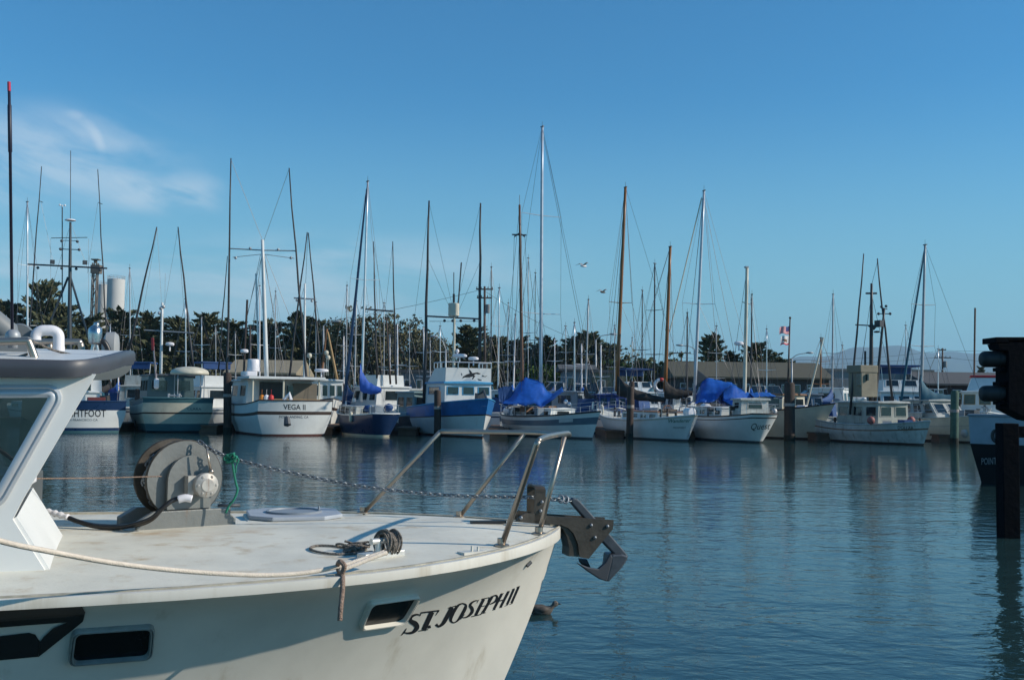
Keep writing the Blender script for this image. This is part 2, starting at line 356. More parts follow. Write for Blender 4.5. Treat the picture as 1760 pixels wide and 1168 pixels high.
# distant coastal hills
g = G(); n = 160; hx = []
for i in range(n + 1):
    x = -6500 + 13000 * i / n; f = i / n
    t = max(0.0, (x - 400) / 3500)
    h = 60 + 470 * min(1, t) ** 0.8 + 38 * math.sin(x * 0.0021 + 1) + 22 * math.sin(x * 0.0057) + 14 * math.sin(x * 0.013 + 2)
    if x > 4200: h -= (x - 4200) * 0.03
    g.v += [V((x, 8200, -2)), V((x, 9200 + 200 * math.sin(x * 0.004), h * 0.7)), V((x, 10200, h * 1.05)), V((x, 11500, -2))]
for i in range(n):
    for k in range(3): g.f.append([i * 4 + k, i * 4 + 4 + k, i * 4 + 5 + k, i * 4 + 1 + k]); g.m.append(0)
tag(g.build('hills', mat('hill_scrub', (0.06, 0.075, 0.05), 0.95, var=0.3, scale=0.004), smooth=True), kind='structure')
# ------------------------------------------------------------------ the near boat: bow of a white workboat
TX, TY, PSI, ZT = 0.291, 6.027, 0.310, 1.57
B0, L0, P0 = 1.534, 1.139, 0.805
SJ = Thing('fishing_boat', 'white workboat in the foreground with sloping bow, anchor reel and reverse-raked wheelhouse', 'boat', (TX, TY, 0), PSI)
def zdeck(s): return ZT - 0.027 * s + 0.006 * s * s if s < 4.5 else ZT - 0.027 * 4.5 + 0.006 * 20.25 + (s - 4.5) * 0.03
def hb(s): return B0 * math.tanh((max(s, 0) / L0) ** P0) * (1 - max(0, s - 5.5) ** 2 * 0.012)
CAMB = 0.045
def deckz(s, y):
    b = max(hb(s), 0.02); return zdeck(s) + CAMB * (1 - min(1, (y / b) ** 2)) * min(1, b / 0.8)
SL = 9.5
SV = [0, .004, .015, .03, .05, .08, .12, .17, .23, .3, .4, .5, .62, .75, .9, 1.1, 1.3, 1.55, 1.8, 2.1, 2.4, 2.8, 3.3, 4, 5, 6, 7, 8, SL]
# deck sheet
g = G(); NY = 12
for s in SV:
    b = hb(s)
    for k in range(NY + 1):
        y = -b + 2 * b * k / NY; g.v.append(V((-s, y, deckz(s, y))))
for i in range(len(SV) - 1):
    for k in range(NY):
        a = i * (NY + 1) + k; g.f.append([a, a + 1, a + NY + 2, a + NY + 1]); g.m.append(0)
DECKN = DECKM.copy(); DECKN.name = 'stained_deck_paint'; deck_b = g.bvh(SJ.M); g.build('deck', DECKN, SJ, smooth=True)
# hull sides
def stem(z): 
    d = zdeck(0) - z; return 0.30 * d + 0.10 * d * d
def hull_pt(u, t, sg):
    """u 0..1 along, t 0 at deck edge .. 1 at keel line"""
    zb = -0.45
    s_top = SV_u(u); ztop = zdeck(s_top); z = ztop + (zb - ztop) * t
    st = stem(z) if True else 0
    s = st + s_top * (SL - st) / SL
    tt = max(0, min(1, t)); ft = tt ** 0.62
    Bt = B0 + (1.02 - B0) * ft; Lt = L0 + (3.3 - L0) * ft; Pt = P0 + (1.12 - P0) * ft
    y = Bt * math.tanh((max(0, s_top) / Lt) ** Pt)
    return V((-s, sg * y, z))
def SV_u(u): return SL * u ** 2.2
g = G(); NU, NT = 60, 26
for sg in (-1, 1):
    o = len(g.v)
    for i in range(NU + 1):
        for k in range(NT + 1): g.v.append(hull_pt(i / NU, k / NT, sg))
    for i in range(NU):
        for k in range(NT):
            a = o + i * (NT + 1) + k; g.f.append([a, a + 1, a + NT + 2, a + NT + 1]); g.m.append(0)
o = len(g.v); tr = [hull_pt(1, k / NT, -1) for k in range(NT + 1)] + [hull_pt(1, k / NT, 1) for k in range(NT, -1, -1)]
g.add(tr, [tuple(range(len(tr)))]); hull_b = g.bvh(SJ.M); g.build('hull', GEL, SJ, smooth=60)
# gunwale rub rail (white band) and deck-edge lip
def edge_path(off, dz):
    pts = []
    for s in SV[::-1]: pts.append(V((-s, -hb(s) - off * (1 if s > 0.1 else s / 0.1), zdeck(s) + dz)))
    pts[-1] = V((off, 0, zdeck(0) + dz))
    for s in SV[1:]: pts.append(V((-s, hb(s) + off * (1 if s > 0.1 else s / 0.1), zdeck(s) + dz)))
    return pts
def band(z0, z1, o0, o1):
    g = G(); A = edge_path(o0, z1); Bq = edge_path(o1, z1); C = edge_path(o1, z0); D = edge_path(o0, z0)
    if z0 < -.02:
        for q in C + D: q.z -= .03 * math.exp(q.x / .7)
    mz = lambda q, q0: q
    g.loft([[A[i], Bq[i], C[i], D[i]] for i in range(len(A))]); return g
band(-0.024, 0.012, -0.03, 0.011).build('rub_rail', GEL, SJ, bevel=0.006, smooth=40)
band(-0.006, 0.016, -0.06, -0.035).build('deck_lip', mat('dirty_caulk', (0.42, 0.39, 0.31), 0.8, var=0.35, scale=14), SJ)
# lettering on the bow, traced stroke by stroke
K4 = 5.176
def c4(st): return [[(580 + x / K4, 980 + y / K4, wd / K4 * (.97 - .2 * min(1, max(0, (x - 900) / 300)))) for x, y, wd in q] for q in st]
LET = c4([
 [(738, 392, 8), (700, 388, 16), (655, 410, 26), (652, 445, 38), (692, 470, 48), (706, 505, 42), (670, 545, 26), (620, 553, 16), (588, 545, 8)],
 [(748, 368, 4), (732, 402, 7)], [(614, 510, 5), (592, 545, 14), (566, 574, 4)],
 [(742, 372, 13), (905, 352, 13)], [(904, 350, 12), (872, 396, 4)], [(750, 368, 10), (733, 400, 4)], [(842, 365, 42), (766, 526, 42)], [(720, 534, 8), (806, 521, 8)],
 [(803, 500, 26), (829, 494, 26)],
 [(1018, 322, 36), (968, 420, 38), (936, 470, 30), (900, 493, 20), (876, 474, 26)], [(984, 331, 8), (1056, 309, 8)],
 [(1118, 288, 12), (1080, 302, 20), (1042, 348, 32), (1014, 402, 34), (1008, 442, 24), (1034, 460, 12), (1070, 440, 18), (1104, 392, 30), (1134, 338, 34), (1142, 304, 22), (1116, 288, 12)],
 [(1250, 264, 8), (1224, 266, 14), (1192, 285, 22), (1180, 310, 30), (1196, 332, 36), (1198, 362, 34), (1172, 396, 24), (1140, 413, 14), (1106, 415, 8)], [(1258, 254, 4), (1240, 286, 6)], [(1132, 384, 5), (1094, 434, 4)],
 [(1302, 250, 30), (1228, 396, 30)], [(1282, 251, 10), (1348, 237, 10)], [(1352, 234, 9), (1336, 272, 4)], [(1272, 318, 8), (1314, 309, 8)], [(1190, 407, 10), (1278, 386, 10)], [(1276, 384, 10), (1292, 352, 4)],
 [(1378, 227, 28), (1294, 372, 28)], [(1382, 224, 14), (1412, 219, 20), (1419, 241, 26), (1400, 274, 22), (1356, 297, 12)], [(1278, 381, 8), (1318, 371, 8)],
 [(1464, 202, 26), (1390, 343, 26)], [(1522, 183, 26), (1450, 324, 26)], [(1426, 272, 13), (1494, 252, 13)], [(1454, 206, 7), (1478, 199, 7)], [(1510, 187, 7), (1534, 178, 7)], [(1378, 349, 7), (1404, 343, 7)], [(1438, 328, 7), (1464, 320, 7)],
 [(1570, 160, 24), (1508, 300, 24)], [(1552, 166, 7), (1576, 156, 7)], [(1488, 312, 7), (1512, 305, 7)],
 [(1612, 141, 24), (1548, 287, 24)], [(1596, 146, 7), (1624, 134, 7)], [(1530, 298, 7), (1554, 290, 7)]])
cast_poly(SJ, stroke_polys(LET), hull_b, BLACK, 'lettering', 0.0015, 1)
# black stripe emblem on the hull side
K3 = 5.617
def c3(p): return [(x / K3, 960 + y / K3) for x, y in p]
EMB = [c3([(-900, 520), (0, 430), (0, 648), (-900, 738)]), c3([(0, 430), (300, 412), (300, 624), (0, 648)]), c3([(300, 412), (700, 388), (790, 440), (824, 500), (800, 590), (645, 598), (300, 624)]),
       c3([(645, 598), (800, 590), (740, 640), (370, 935), (385, 790), (420, 740), (520, 650)]), c3([(-900, 825), (0, 735), (280, 702), (340, 720), (385, 790), (370, 935), (0, 970), (-900, 1060)])]
cast_poly(SJ, EMB[:1] + EMB[4:], hull_b, BLACK, 'hull_stripe', 0.004, 3); cast_poly(SJ, EMB[1:4], hull_b, BLACK, 'hull_stripe', 0.0065, 3)
# portholes
def porthole(corners, rad, inner, gm):
    out = rbox(corners, rad); q = [SJ.cast(x, y, hull_b) for x, y in out]
    c = sum((a for a in q), V((0, 0, 0))) / len(q)
    nrm = (q[len(q) // 2] - q[0]).cross(q[len(q) // 4] - q[0]).normalized()
    if (SJ.I @ CAM - c).dot(nrm) < 0: nrm = -nrm
    def ringof(k, d): return [c + (a - c) * k + nrm * d for a in q]
    fr = G(); fr.loft([ringof(1.0, -0.01), ringof(1.0, 0.012), ringof(0.985, 0.024), ringof(0.96, 0.026), ringof(0.945, 0.018), ringof(0.93, 0.026), ringof(0.90, 0.026), ringof(0.88, 0.012), ringof(0.88, -0.004)], caps=False)
    f = fr.build('porthole', inner, SJ, smooth=50)
    gg = G(); ro = ringof(0.885, 0.004); gg.add(ro, [tuple(range(len(ro)))]); gg.build('pane', gm, f)
    sill = G(); a = ringof(0.82, 0.004); 
    return f
PANE = mat('porthole_glass', (0.004, 0.006, 0.008), 0.25, spec=0.3)
porthole([(580 + 175 / K4, 980 + 508 / K4), (580 + 275 / K4, 980 + 262 / K4), (580 + 738 / K4, 980 + 200 / K4), (580 + 588 / K4, 980 + 450 / K4)], 11, GEL, PANE)
porthole([(650 / K3, 960 + 1000 / K3), (690 / K3, 960 + 672 / K3), (1500 / K3, 960 + 618 / K3), (1470 / K3, 960 + 935 / K3)], 14, mat('weathered_frame', (0.22, 0.24, 0.23), 0.5, var=0.3, scale=9), PANE)
# hawse slot near the stem
fr = G(); a = SJ.cast(911, 964, hull_b, .004); b = SJ.cast(904, 971, hull_b, .004); fr.tube([a, b], .012, 8); fr.build('hawse_slot', DGREY, SJ)
# pulpit rail
def dk(px, py, off=0.0):
    q = SJ.cast(px, py, deck_b)
    if q is None: q = SJ.atz(px, py, 1.575)
    return q + V((0, 0, off))
ZR = 2.10
nb = dk(862, 938); ncor = SJ.atz(925, 757, ZR); fb = dk(926, 918); fcor = SJ.atz(978, 747, ZR - .005); b2 = dk(789, 888.5); t2 = SJ.atz(902, 743, ZR); b3 = dk(624, 881.5); t3 = SJ.atz(757, 741, ZR)
print('rail', [tuple(round(c, 2) for c in q) for q in (nb, ncor, fb, fcor, b2, t2, b3, t3)])
g = G(); g.tube([nb, ncor * .96 + nb * .04, ncor], 0.0145, 10)
rail = g.build('bow_rail', STEEL, SJ, smooth=True)
for a, b in ((fb, SJ.atz(970, 750, ZR)), (b2, t2), (b3, t3)):
    q = G(); q.tube([a, b], 0.0135, 10); q.build('stanchion', STEEL, rail, smooth=True)
q = G(); q.tube(smooth_path([ncor, ncor * .75 + fcor * .25 + V((0, 0, .012)), fcor * .9 + ncor * .1 + V((0, 0, 0.012)), fcor + V((0.0, .0, 0)), fcor * .93 + t2 * .07 + V((.012, 0.0, 0)), fcor * .6 + t2 * .4, t2, t3], 5), 0.0145, 10); q.build('top_rail', STEEL, rail, smooth=True)
for a in (nb, fb, b2, b3): q = G(); q.lathe([(.04, 0), (.04, .008), (.022, .014), (.022, .04)], Matrix.Translation(a), 12); q.build('rail_foot', STEEL, rail, smooth=40)
# hatch
def dpoly(pts, z): return [dk(x, y, z) for x, y in pts]
hz = 0.045
hc = dk(505, 889); hc.z = 0
def octo(k, ch, z): return [hc + V((x * k, y * k, z)) for x, y in ((-1, -1 + ch), (-1 + ch, -1), (1 - ch, -1), (1, -1 + ch), (1, 1 - ch), (1 - ch, 1), (-1 + ch, 1), (-1, 1 - ch))]
HG = mat('hatch_grey', (0.36, 0.39, 0.43), 0.5, var=.1, scale=8)
zh = deckz(-hc.x, hc.y)
g = G(); g.prism(octo(.27, .45, zh + .010), V((0, 0, .024))); hat = g.build('hatch', HG, SJ, bevel=.007)
g = G(); g.prism(octo(.285, .3, zh - .03), V((0, 0, .038))); g.build('hatch_base', DECKM, hat, bevel=.006)
g = G(); g.lathe([(.165, 0), (.165, .012), (.148, .012), (.145, .004), (0.01, .004)], Matrix.Translation(hc + V((0, 0, zh + .033))), 28)
g.tube([hc + V((.15, .02, zh + .044)), hc + V((.15, .02, zh + .065))], .006, 6); g.build('hatch_lid', mat('hatch_lid_grey', (0.22, 0.25, 0.28), .5), hat, smooth=30)
# small pad with two studs on the side deck
g = G(); c = dk(811, 950); g.box(c + V((0, 0, .004)), (.13, .06, .012), rz=.35); g.tube([c, c + V((0, 0, .035))], .006); g.tube([c + V((.03, .0, 0)), c + V((.03, 0, .03))], .006); g.build('deck_pad', GEL, SJ)
# bow roller: two plates, saddle and chain guard
K6 = 4.1714
def c6(p): return [(820 + x / K6, 730 + y / K6) for x, y in p]
PL = c6([(272, 692), (310, 652), (352, 630), (420, 636), (492, 650), (980, 680), (974, 745), (800, 958), (735, 946), (724, 850), (692, 775), (655, 738), (604, 716), (420, 706)])
rol = G(); pts = [SJ.at(x, y, -.075) for x, y in PL]; rol.prism(pts, V((0, .012, 0)))
br = rol.build('bow_roller', RUSTY, SJ)
q = G(); q.prism([a + V((0, .13, 0)) for a in pts], V((0, .012, 0))); q.build('side_plate', RUSTY, br)
q = G(); sd = [SJ.at(x, y, -.075) for x, y in c6([(610, 712), (655, 742), (690, 780), (722, 850), (733, 945), (665, 942), (668, 880), (650, 800), (625, 750), (590, 722)])]; q.prism([a + V((0, .012, 0)) for a in sd], V((0, .118, 0))); q.build('saddle', RUSTY, br)
q = G()
gx = [SJ.at(x, y, -.075) for x, y in c6([(418, 455), (492, 462), (490, 702), (414, 702)])]
q.prism(gx, V((0, .01, 0))); q.prism([a + V((0, .14, 0)) for a in gx], V((0, .01, 0)))
q.loft([[a + V((0, y, dz)) for a in (gx[0] + V((0, 0, 0)), gx[1])] + [a + V((0, y, dz - .012)) for a in (gx[1], gx[0])] for y, dz in ((-.002, -.004), (.02, .014), (.075, .02), (.13, .014), (.152, -.004))])
q.build('chain_guard', RUSTY, br)
for x, y in ((465, 552), (455, 615), (818, 718), (845, 806), (315, 665), (935, 725)):
    q = G(); a = SJ.at(820 + x / K6, 730 + y / K6, -.078); q.ball(a, .011, 8); q.build('bolt', GALV, br, smooth=True)
q = G(); a = SJ.at(835, 895.5, 0); q.box(a + V((.02, .02, -.006)), (.2, .05, .016)); q.build('deck_plate', BLACK, br)
# windlass reel
wl = SJ.px(316, 823, -0.0); 
SR = 1.105; rc = SJ.L(P(318, 823, 5.74)); ang = PSI + .36
axw = V((-math.sin(ang), math.cos(ang), 0)); ax = (SJ.I.to_3x3() @ axw).normalized(); zz = V((0, 0, 1)); fx = ax.cross(zz).normalized(); fx = fx if fx.x > 0 else -fx
MR = Matrix((( fx.x, zz.x, ax.x, rc.x), (fx.y, zz.y, ax.y, rc.y), (fx.z, zz.z, ax.z, rc.z), (0, 0, 0, 1))) @ Matrix.Scale(SR, 4)
RR = 0.193
zb = (deckz(-rc.x, rc.y) - rc.z) / SR
print('reel', rc, zb)
g = G(); g.lathe([(RR, 0), (RR + .004, .004), (RR + .004, .012), (RR, .016), (.13, .017), (.13, .16), (RR, .165), (RR + .004, .17), (RR + .004, .178), (RR, .182)], MR, 40)
reel = g.build('windlass', RUSTY, SJ, smooth=35)
q = G(); q.lathe([(RR * .985, -.004), (RR * .985, 0.001), (.01, 0.001)], MR, 40); q.build('reel_face', REELP, reel, smooth=30)
q = G(); arch = [V((-.102, zb + .09, 0))] + [V((.008 + .11 * math.cos(a), -.005 + .125 * math.sin(a), 0)) for a in [math.pi * (1 - k / 16) for k in range(17)]] + [V((.118, zb + .09, 0))]
q.prism([MR @ (a + V((0, 0, -.045))) for a in arch], (MR.to_3x3() @ V((0, 0, .02)))); q.build('side_frame', REELP, reel)
q = G()
for d in (-.055, .185):
    base = [(-.25, zb - .01), (.25, zb - .01), (.25, zb + .03), (.19, zb + .085), (-.17, zb + .085), (-.25, zb + .04)]
    q.prism([MR @ V((a, b, d)) for a, b in base], MR.to_3x3() @ V((0, 0, .03 if d < 0 else .06)))
q.build('base_frame', REELP, reel, bevel=.006)
hubc = V(((339 - 318) / 1780 * 5.1, (824 - 832) / 1780 * 5.1, -.06))
MH = MR @ Matrix.Translation(hubc)
q = G(); q.box(MH @ V((-.045, .0, .0)), (.07, .07, .09), M=SJ.M.inverted().to_3x3().to_4x4() @ Matrix.Rotation(ang, 4, 'Z') @ Matrix.Scale(SR, 4)); q.lathe([(.045, .02), (.06, -.03), (.06, -.07), (.054, -.075), (.035, -.08), (.03, -.085), (.001, -.085)], MH, 18)
for k in range(6): q.ball(MH @ V((.045 * math.cos(k * 1.047), .045 * math.sin(k * 1.047), -.075)), .009, 6)
q.build('drive_motor', mat('rusty_white_metal', (0.42, 0.41, 0.38), 0.5, 0.3, var=.2, scale=22, streak=(.2, .08, .03), streak_amt=.4), reel, smooth=45)
q = G(); a = MH @ V((.025, .065, -.06)); q.tube([a, MH @ V((.0, .185, -.05))], [.008, .004], 8); q.ball(a, .016, 8); q.build('brake_lever', STEEL, reel, smooth=True)
q = G(); rnd = random.Random(3)
for k in range(90):                                   # chain wound on the drum, seen between the flanges
    a = k * .43; z0 = .03 + .12 * ((k * .618) % 1); rr = .145 + .03 * rnd.random()
    q.tube([MR @ V((rr * math.cos(a + d), rr * math.sin(a + d), z0 + e)) for d, e in ((-.1, -.01), (0, .008), (.1, -.01))], .008, 5)
q.build('wound_chain', CHAINM, reel, smooth=True)
# hydraulic hoses
q = G()
for d in (0, .028):
    pa = [P(326, 854 + d * 60, 5.50), P(300, 858, 5.45 + d), P(280, 872, 5.42 + d), P(262, 889 + d * 60, 5.42 + d), P(240, 898 + d * 90, 5.45 + d), P(205, 906 - d * 60, 5.5 + d), P(165, 904 - d * 40, 5.52 + d), P(135, 896, 5.56 + d), P(112, 887, 5.6 + d), P(85, 879, 5.62)]
    q.tube(smooth_path([SJ.L(a) for a in pa], 6), .0125, 8)
q.build('hydraulic_hose', BLACK, SJ, smooth=True)
q = G(); q.tube(smooth_path([SJ.L(P(x, y, Y)) for x, y, Y in ((118, 889, 5.59), (104, 884.5, 5.6), (92, 881, 5.61), (78, 878, 5.62))], 4), [.016 + .004 * math.sin(k * 2) for k in range(13)], 8); q.build('hose_wrap', PLAST, SJ, smooth=True)
q = G(); q.tube(smooth_path([SJ.L(P(x, y, Y)) for x, y, Y in ((330, 857, 5.47), (318, 855, 5.46), (306, 858, 5.45))], 4), [.02] * 9, 8); q.build('hose_fitting', PLAST, SJ, smooth=True)
q = G(); a = dk(393, 881.5); q.tube([a, a + V((0, 0, .045))], .012, 8); q.tube([a + V((-.07, 0, .05)), a + V((.07, 0, .05))], .011, 8); q.build('horn_cleat', DGREY, SJ, smooth=True)
# rust weeping from under the reel base, soaked into the deck paint
t = DECKN.node_tree; bsd = t.nodes['Principled BSDF']; src = bsd.inputs['Base Color'].links[0].from_socket
tcn = t.nodes.new('ShaderNodeTexCoord'); acc = None
for cx, cy, rr, kx in ((rc.x - .12, rc.y - .30, .30, 1.0), (rc.x + .28, rc.y - .32, .26, .8), (rc.x + .10, rc.y - .55, .22, .7), (hc.x + .3, hc.y - .1, .16, .6)):
    vd = t.nodes.new('ShaderNodeVectorMath'); vd.operation = 'DISTANCE'; vd.inputs[1].default_value = (cx, cy, deckz(-cx, cy)); t.links.new(tcn.outputs['Object'], vd.inputs[0])
    mr = t.nodes.new('ShaderNodeMapRange'); mr.interpolation_type = 'SMOOTHSTEP'; mr.inputs[1].default_value = rr; mr.inputs[2].default_value = 0; mr.inputs[4].default_value = kx; t.links.new(vd.outputs['Value'], mr.inputs[0])
    if acc is None: acc = mr.outputs[0]
    else:
        ad = t.nodes.new('ShaderNodeMath'); ad.operation = 'MAXIMUM'; t.links.new(acc, ad.inputs[0]); t.links.new(mr.outputs[0], ad.inputs[1]); acc = ad.outputs[0]
nn = t.nodes.new('ShaderNodeTexNoise'); nn.inputs['Scale'].default_value = 9; nn.inputs['Detail'].default_value = 6; t.links.new(tcn.outputs['Object'], nn.inputs['Vector'])
nm = t.nodes.new('ShaderNodeMapRange'); nm.inputs[1].default_value = .4; nm.inputs[2].default_value = .7; nm.inputs[4].default_value = .75; t.links.new(nn.outputs[0], nm.inputs[0])
ml_ = t.nodes.new('ShaderNodeMath'); ml_.operation = 'MULTIPLY'; t.links.new(acc, ml_.inputs[0]); t.links.new(nm.outputs[0], ml_.inputs[1])
mxr = t.nodes.new('ShaderNodeMix'); mxr.data_type = 'RGBA'; t.links.new(ml_.outputs[0], mxr.inputs['Factor']); t.links.new(src, mxr.inputs['A']); mxr.inputs['B'].default_value = (.42, .25, .10, 1); t.links.new(mxr.outputs['Result'], bsd.inputs['Base Color'])
# low raised fish hatch along the far side
g = G(); qs = [dk(x, y) for x, y in ((108, 890), (214, 889), (209, 884.5), (108, 885.5))]
# deck cleat
cA, cB = SJ.atz(608, 962, 1.565), SJ.atz(700, 950, 1.565); ca = dk(655, 957)
g = G(); M1 = SJ.I.to_3x3().to_4x4(); d = (cB - cA); d.z = 0; d.normalize(); cang = math.atan2(d.y, d.x)
g.box(ca + V((0, 0, .012)), (.235, .065, .03), rz=cang); 
cl = g.build('cleat', mat('cleat_metal', (.6, .6, .57), .4, .5, var=.15, scale=20), SJ, bevel=.005)
q = G(); hbar = [ca + d * k + V((0, 0, .075)) for k in (-.06, .085)]; q.tube(hbar, .0145, 12); 
for k in (-.02, .05): q.tube([ca + d * k, ca + d * k + V((0, 0, .075))], .015, 10)
q.build('horn', mat('cleat_metal', (0, 0, 0)), cl, smooth=40)
# wheelhouse --------------------------------------------------
N0 = dk(83, 978); ys = N0.y
N1 = SJ.at(22.6, 891, ys); NT_ = SJ.at(165, 646, ys); NM = SJ.at(40.5, 856, ys)
C0 = dk(106, 920); C1 = SJ.at(52, 840, C0.y)
print('wheelhouse', [tuple(round(c, 2) for c in q) for q in (N0, N1, NM, NT_, C0, C1)], ys)
yc = C0.y; yf = 2 * yc - ys
XB = N0.x - 3.2
zf = deckz(-N0.x, ys) - .02; ztop = NT_.z + .008
def mir(q): return V((q.x - .42 * abs(2 * yc - 2 * q.y), 2 * yc - q.y, q.z))
# side wall outline with a window opening
W_out = [SJ.at(x, y, ys) for x, y in ((-170, 676), (70, 673), (93, 682), (96, 700), (88, 720), (0, 868), (-170, 868))]
Wn = [SJ.at(x, y, ys) for x, y in rbox([(-150, 679.5), (92.5, 678), (-8, 856), (-150, 856)], 13, 6)]
g = G()
for sgn in (0, 1):
    fl = (lambda q: q) if sgn == 0 else mir
    wall = [fl(q) for q in (V((XB, ys, zf)), V((N0.x, ys, zf)), N1, NM, V((NT_.x, ys, ztop)), V((XB, ys, ztop)))]
    bm = bmesh.new(); ov = [bm.verts.new(q) for q in wall]; iv = [bm.verts.new(fl(q)) for q in Wn]
    es = [bm.edges.new((L_[i], L_[(i + 1) % len(L_)])) for L_ in (ov, iv) for i in range(len(L_))]
    bmesh.ops.triangle_fill(bm, use_beauty=True, edges=es)
    bm.verts.index_update(); nv = len(g.v); g.v += [v.co.copy() for v in bm.verts]
    for f in bm.faces:
        g.f.append([v.index + nv for v in f.verts]); g.m.append(0)
    bm.free()
TB = V((NT_.x - .42 * (yc - ys), yc, NT_.z))
g.add([N0 - V((0, 0, .02)), N1, C1, C0 - V((0, 0, .02)), mir(N1), mir(N0) - V((0, 0, .02))], [(0, 3, 2, 1), (3, 5, 4, 2)])
g.add([V((XB, ys, zf)), V((XB, ys, ztop)), V((XB, yf, ztop)), V((XB, yf, zf))], [(0, 1, 2, 3)])
wh = g.build('wheelhouse', mat('wheelhouse_white', (.76, .76, .73), .4, var=.05, streak=(.45, .38, .28), streak_amt=.06), SJ, fixn=False)
sol = wh.modifiers.new('thickness', 'SOLIDIFY'); sol.thickness = .03; sol.offset = 0
# windscreen: sill, centre post and two panes
TINT = bpy.data.materials.new('cabin_glass'); TINT.use_nodes = True; t = TINT.node_tree; t.nodes.clear()
a1 = t.nodes.new('ShaderNodeBsdfTransparent'); a1.inputs[0].default_value = (.42, .47, .48, 1); a2 = t.nodes.new('ShaderNodeBsdfGlossy'); a2.inputs['Roughness'].default_value = .02; a2.inputs[0].default_value = (.9, .95, 1, 1)
a3 = t.nodes.new('ShaderNodeFresnel'); a3.inputs[0].default_value = 1.7; ms = t.nodes.new('ShaderNodeMixShader'); oo = t.nodes.new('ShaderNodeOutputMaterial')
t.links.new(a3.outputs[0], ms.inputs[0]); t.links.new(a1.outputs[0], ms.inputs[1]); t.links.new(a2.outputs[0], ms.inputs[2]); t.links.new(ms.outputs[0], oo.inputs[0])
for s_ in (0, 1):
    fl = (lambda q: q) if s_ == 0 else mir
    q = G(); q.add([fl(N1) + V((0, 0, .05)), C1 + V((0, 0, .05)), TB, fl(V((NT_.x, ys, ztop)))], [(0, 1, 2, 3)]); q.build('windscreen', TINT, wh, fixn=False)
    q = G(); q.add([fl(a) + V((0, 0, 0)) for a in Wn], [tuple(range(len(Wn)))]); q.build('window_pane', TINT, wh, fixn=False)
    q = G(); cW = sum(Wn, V((0, 0, 0))) / len(Wn); dd = V((0, -.016, 0))
    def rg(k, d): 
        out = []
        for i, a in enumerate(Wn):
            b, c = Wn[i - 1], Wn[(i + 1) % len(Wn)]; tn = (c - b).normalized(); nn = V((tn.z, 0, -tn.x))
            if nn.dot(a - cW) < 0: nn = -nn
            out.append(fl(a + nn * k + V((0, -d, 0))))
        return out
    q.loft([rg(.045, .014), rg(.042, .026), rg(.03, .03), rg(.022, .022), rg(.012, .03), rg(.0, .03), rg(-.012, .022), rg(-.012, -.02)], caps=False)
    q.build('window_frame', mat('window_rubber', (.5, .52, .54), .35, .3), wh, smooth=40)
# inside of the wheelhouse: sole, console, seat back, folded white cloth
INT = mat('cabin_lining', (.09, .10, .10), .7); q = G(); q.box(V((XB + 1.5, yc, zf + .02)), (2.9, (yf - ys) - .1, .03)); q.box(V((N1.x - .35, yc, zf + .16)), (.5, (yf - ys) - .12, .30)); q.box(V((XB + .04, yc, (zf + ztop) / 2)), (.03, yf - ys - .1, ztop - zf - .05)); q.build('console', INT, wh, bevel=.02)
q = G(); q.box(SJ.at(-30, 760, yc) + V((0, 0, -.1)), (.12, .5, .75), M=Matrix.Rotation(-.45, 4, 'Y')); q.box(SJ.at(-60, 760, yc + .25), (.07, .07, .9), M=Matrix.Rotation(.52, 4, 'Y')); q.build('helm_seat', mat('dark_vinyl', (.03, .04, .05), .5), wh, bevel=.02)
# roof with dark visor band
A1 = SJ.at(178, 625.5, ys - .10); A2 = SJ.at(233, 608, yc); hbR = abs(yc - (ys - .10)); camR = A2.z - A1.z
print('roof', A1, A2, camR, 'yc', yc, 'ys', ys)
ro = []
for k in range(25):
    t = k / 24; a = math.pi / 2 * t; e = 2.6
    x = A1.x - .18 + (A2.x - A1.x + .18) * math.sin(a) ** (2 / e); y = (ys - .10) + hbR * (1 - math.cos(a) ** (2 / e)); ro.append((x, y))
outl = [(XB - .2, ys - .10)] + [(XB + (A1.x - .2 - XB) * k / 6, ys - .10) for k in range(1, 6)] + ro
outl = outl + [(x, 2 * yc - y) for x, y in outl[-2::-1]]
def rz_(x, y): return A1.z + camR * (1 - ((y - yc) / hbR) ** 2)
bh = (SJ.at(60, 650, ys - .10) - SJ.at(60, 626, ys - .10)).length
outl = [(x - .75 * max(0, y - yc), y) for x, y in outl]
vb = G(); secs = []
def inset(o, d):
    n = len(o); out = []
    for i in range(n):
        b = V(o[max(i - 1, 0)]); c = V(o[min(i + 1, n - 1)]); tn = (c - b).normalized(); out.append((o[i][0] - tn.y * d, o[i][1] + tn.x * d))
    return out
prof = [(.03, 0.012), (.008, .012), (0.0, .0), (0.0, -bh * .5), (.01, -bh), (.04, -bh - .006), (.05, -bh)]
rows = [[V((x, y, rz_(*outl[i]) + dz)) for i, (x, y) in enumerate(inset(outl, d))] for d, dz in prof]
vb.loft(rows, closed=False)
roofo = None
g = G(); ins = inset(outl, .025); n = len(ins)
mid = n // 2
top = [[V((x + (XB - .2 - x) * 0, y, rz_(x, y) + .012)) for x, y in ins]]
for i in range(n // 2 + 1):
    (x0, y0), (x1, y1) = ins[i], ins[n - 1 - i]
    for k in range(9):
        y = y0 + (y1 - y0) * k / 8; g.v.append(V((x0, y, rz_(x0, y) + .01)))
for i in range(n // 2):
    for k in range(8): a = i * 9 + k; g.f.append([a, a + 1, a + 10, a + 9]); g.m.append(0)
nb_ = len(g.v)
g.v += [q - V((0, 0, bh * .97)) for q in g.v[:nb_]]; g.f += [[i + nb_ for i in f[::-1]] for f in g.f[:]]; g.m = [0] * len(g.f)
roofo = g.build('roof', WHITE, SJ, smooth=True, fixn=False)
vb.build('visor', mat('visor_dark', (.06, .066, .08), .45, var=.15, scale=5), roofo, smooth=50)
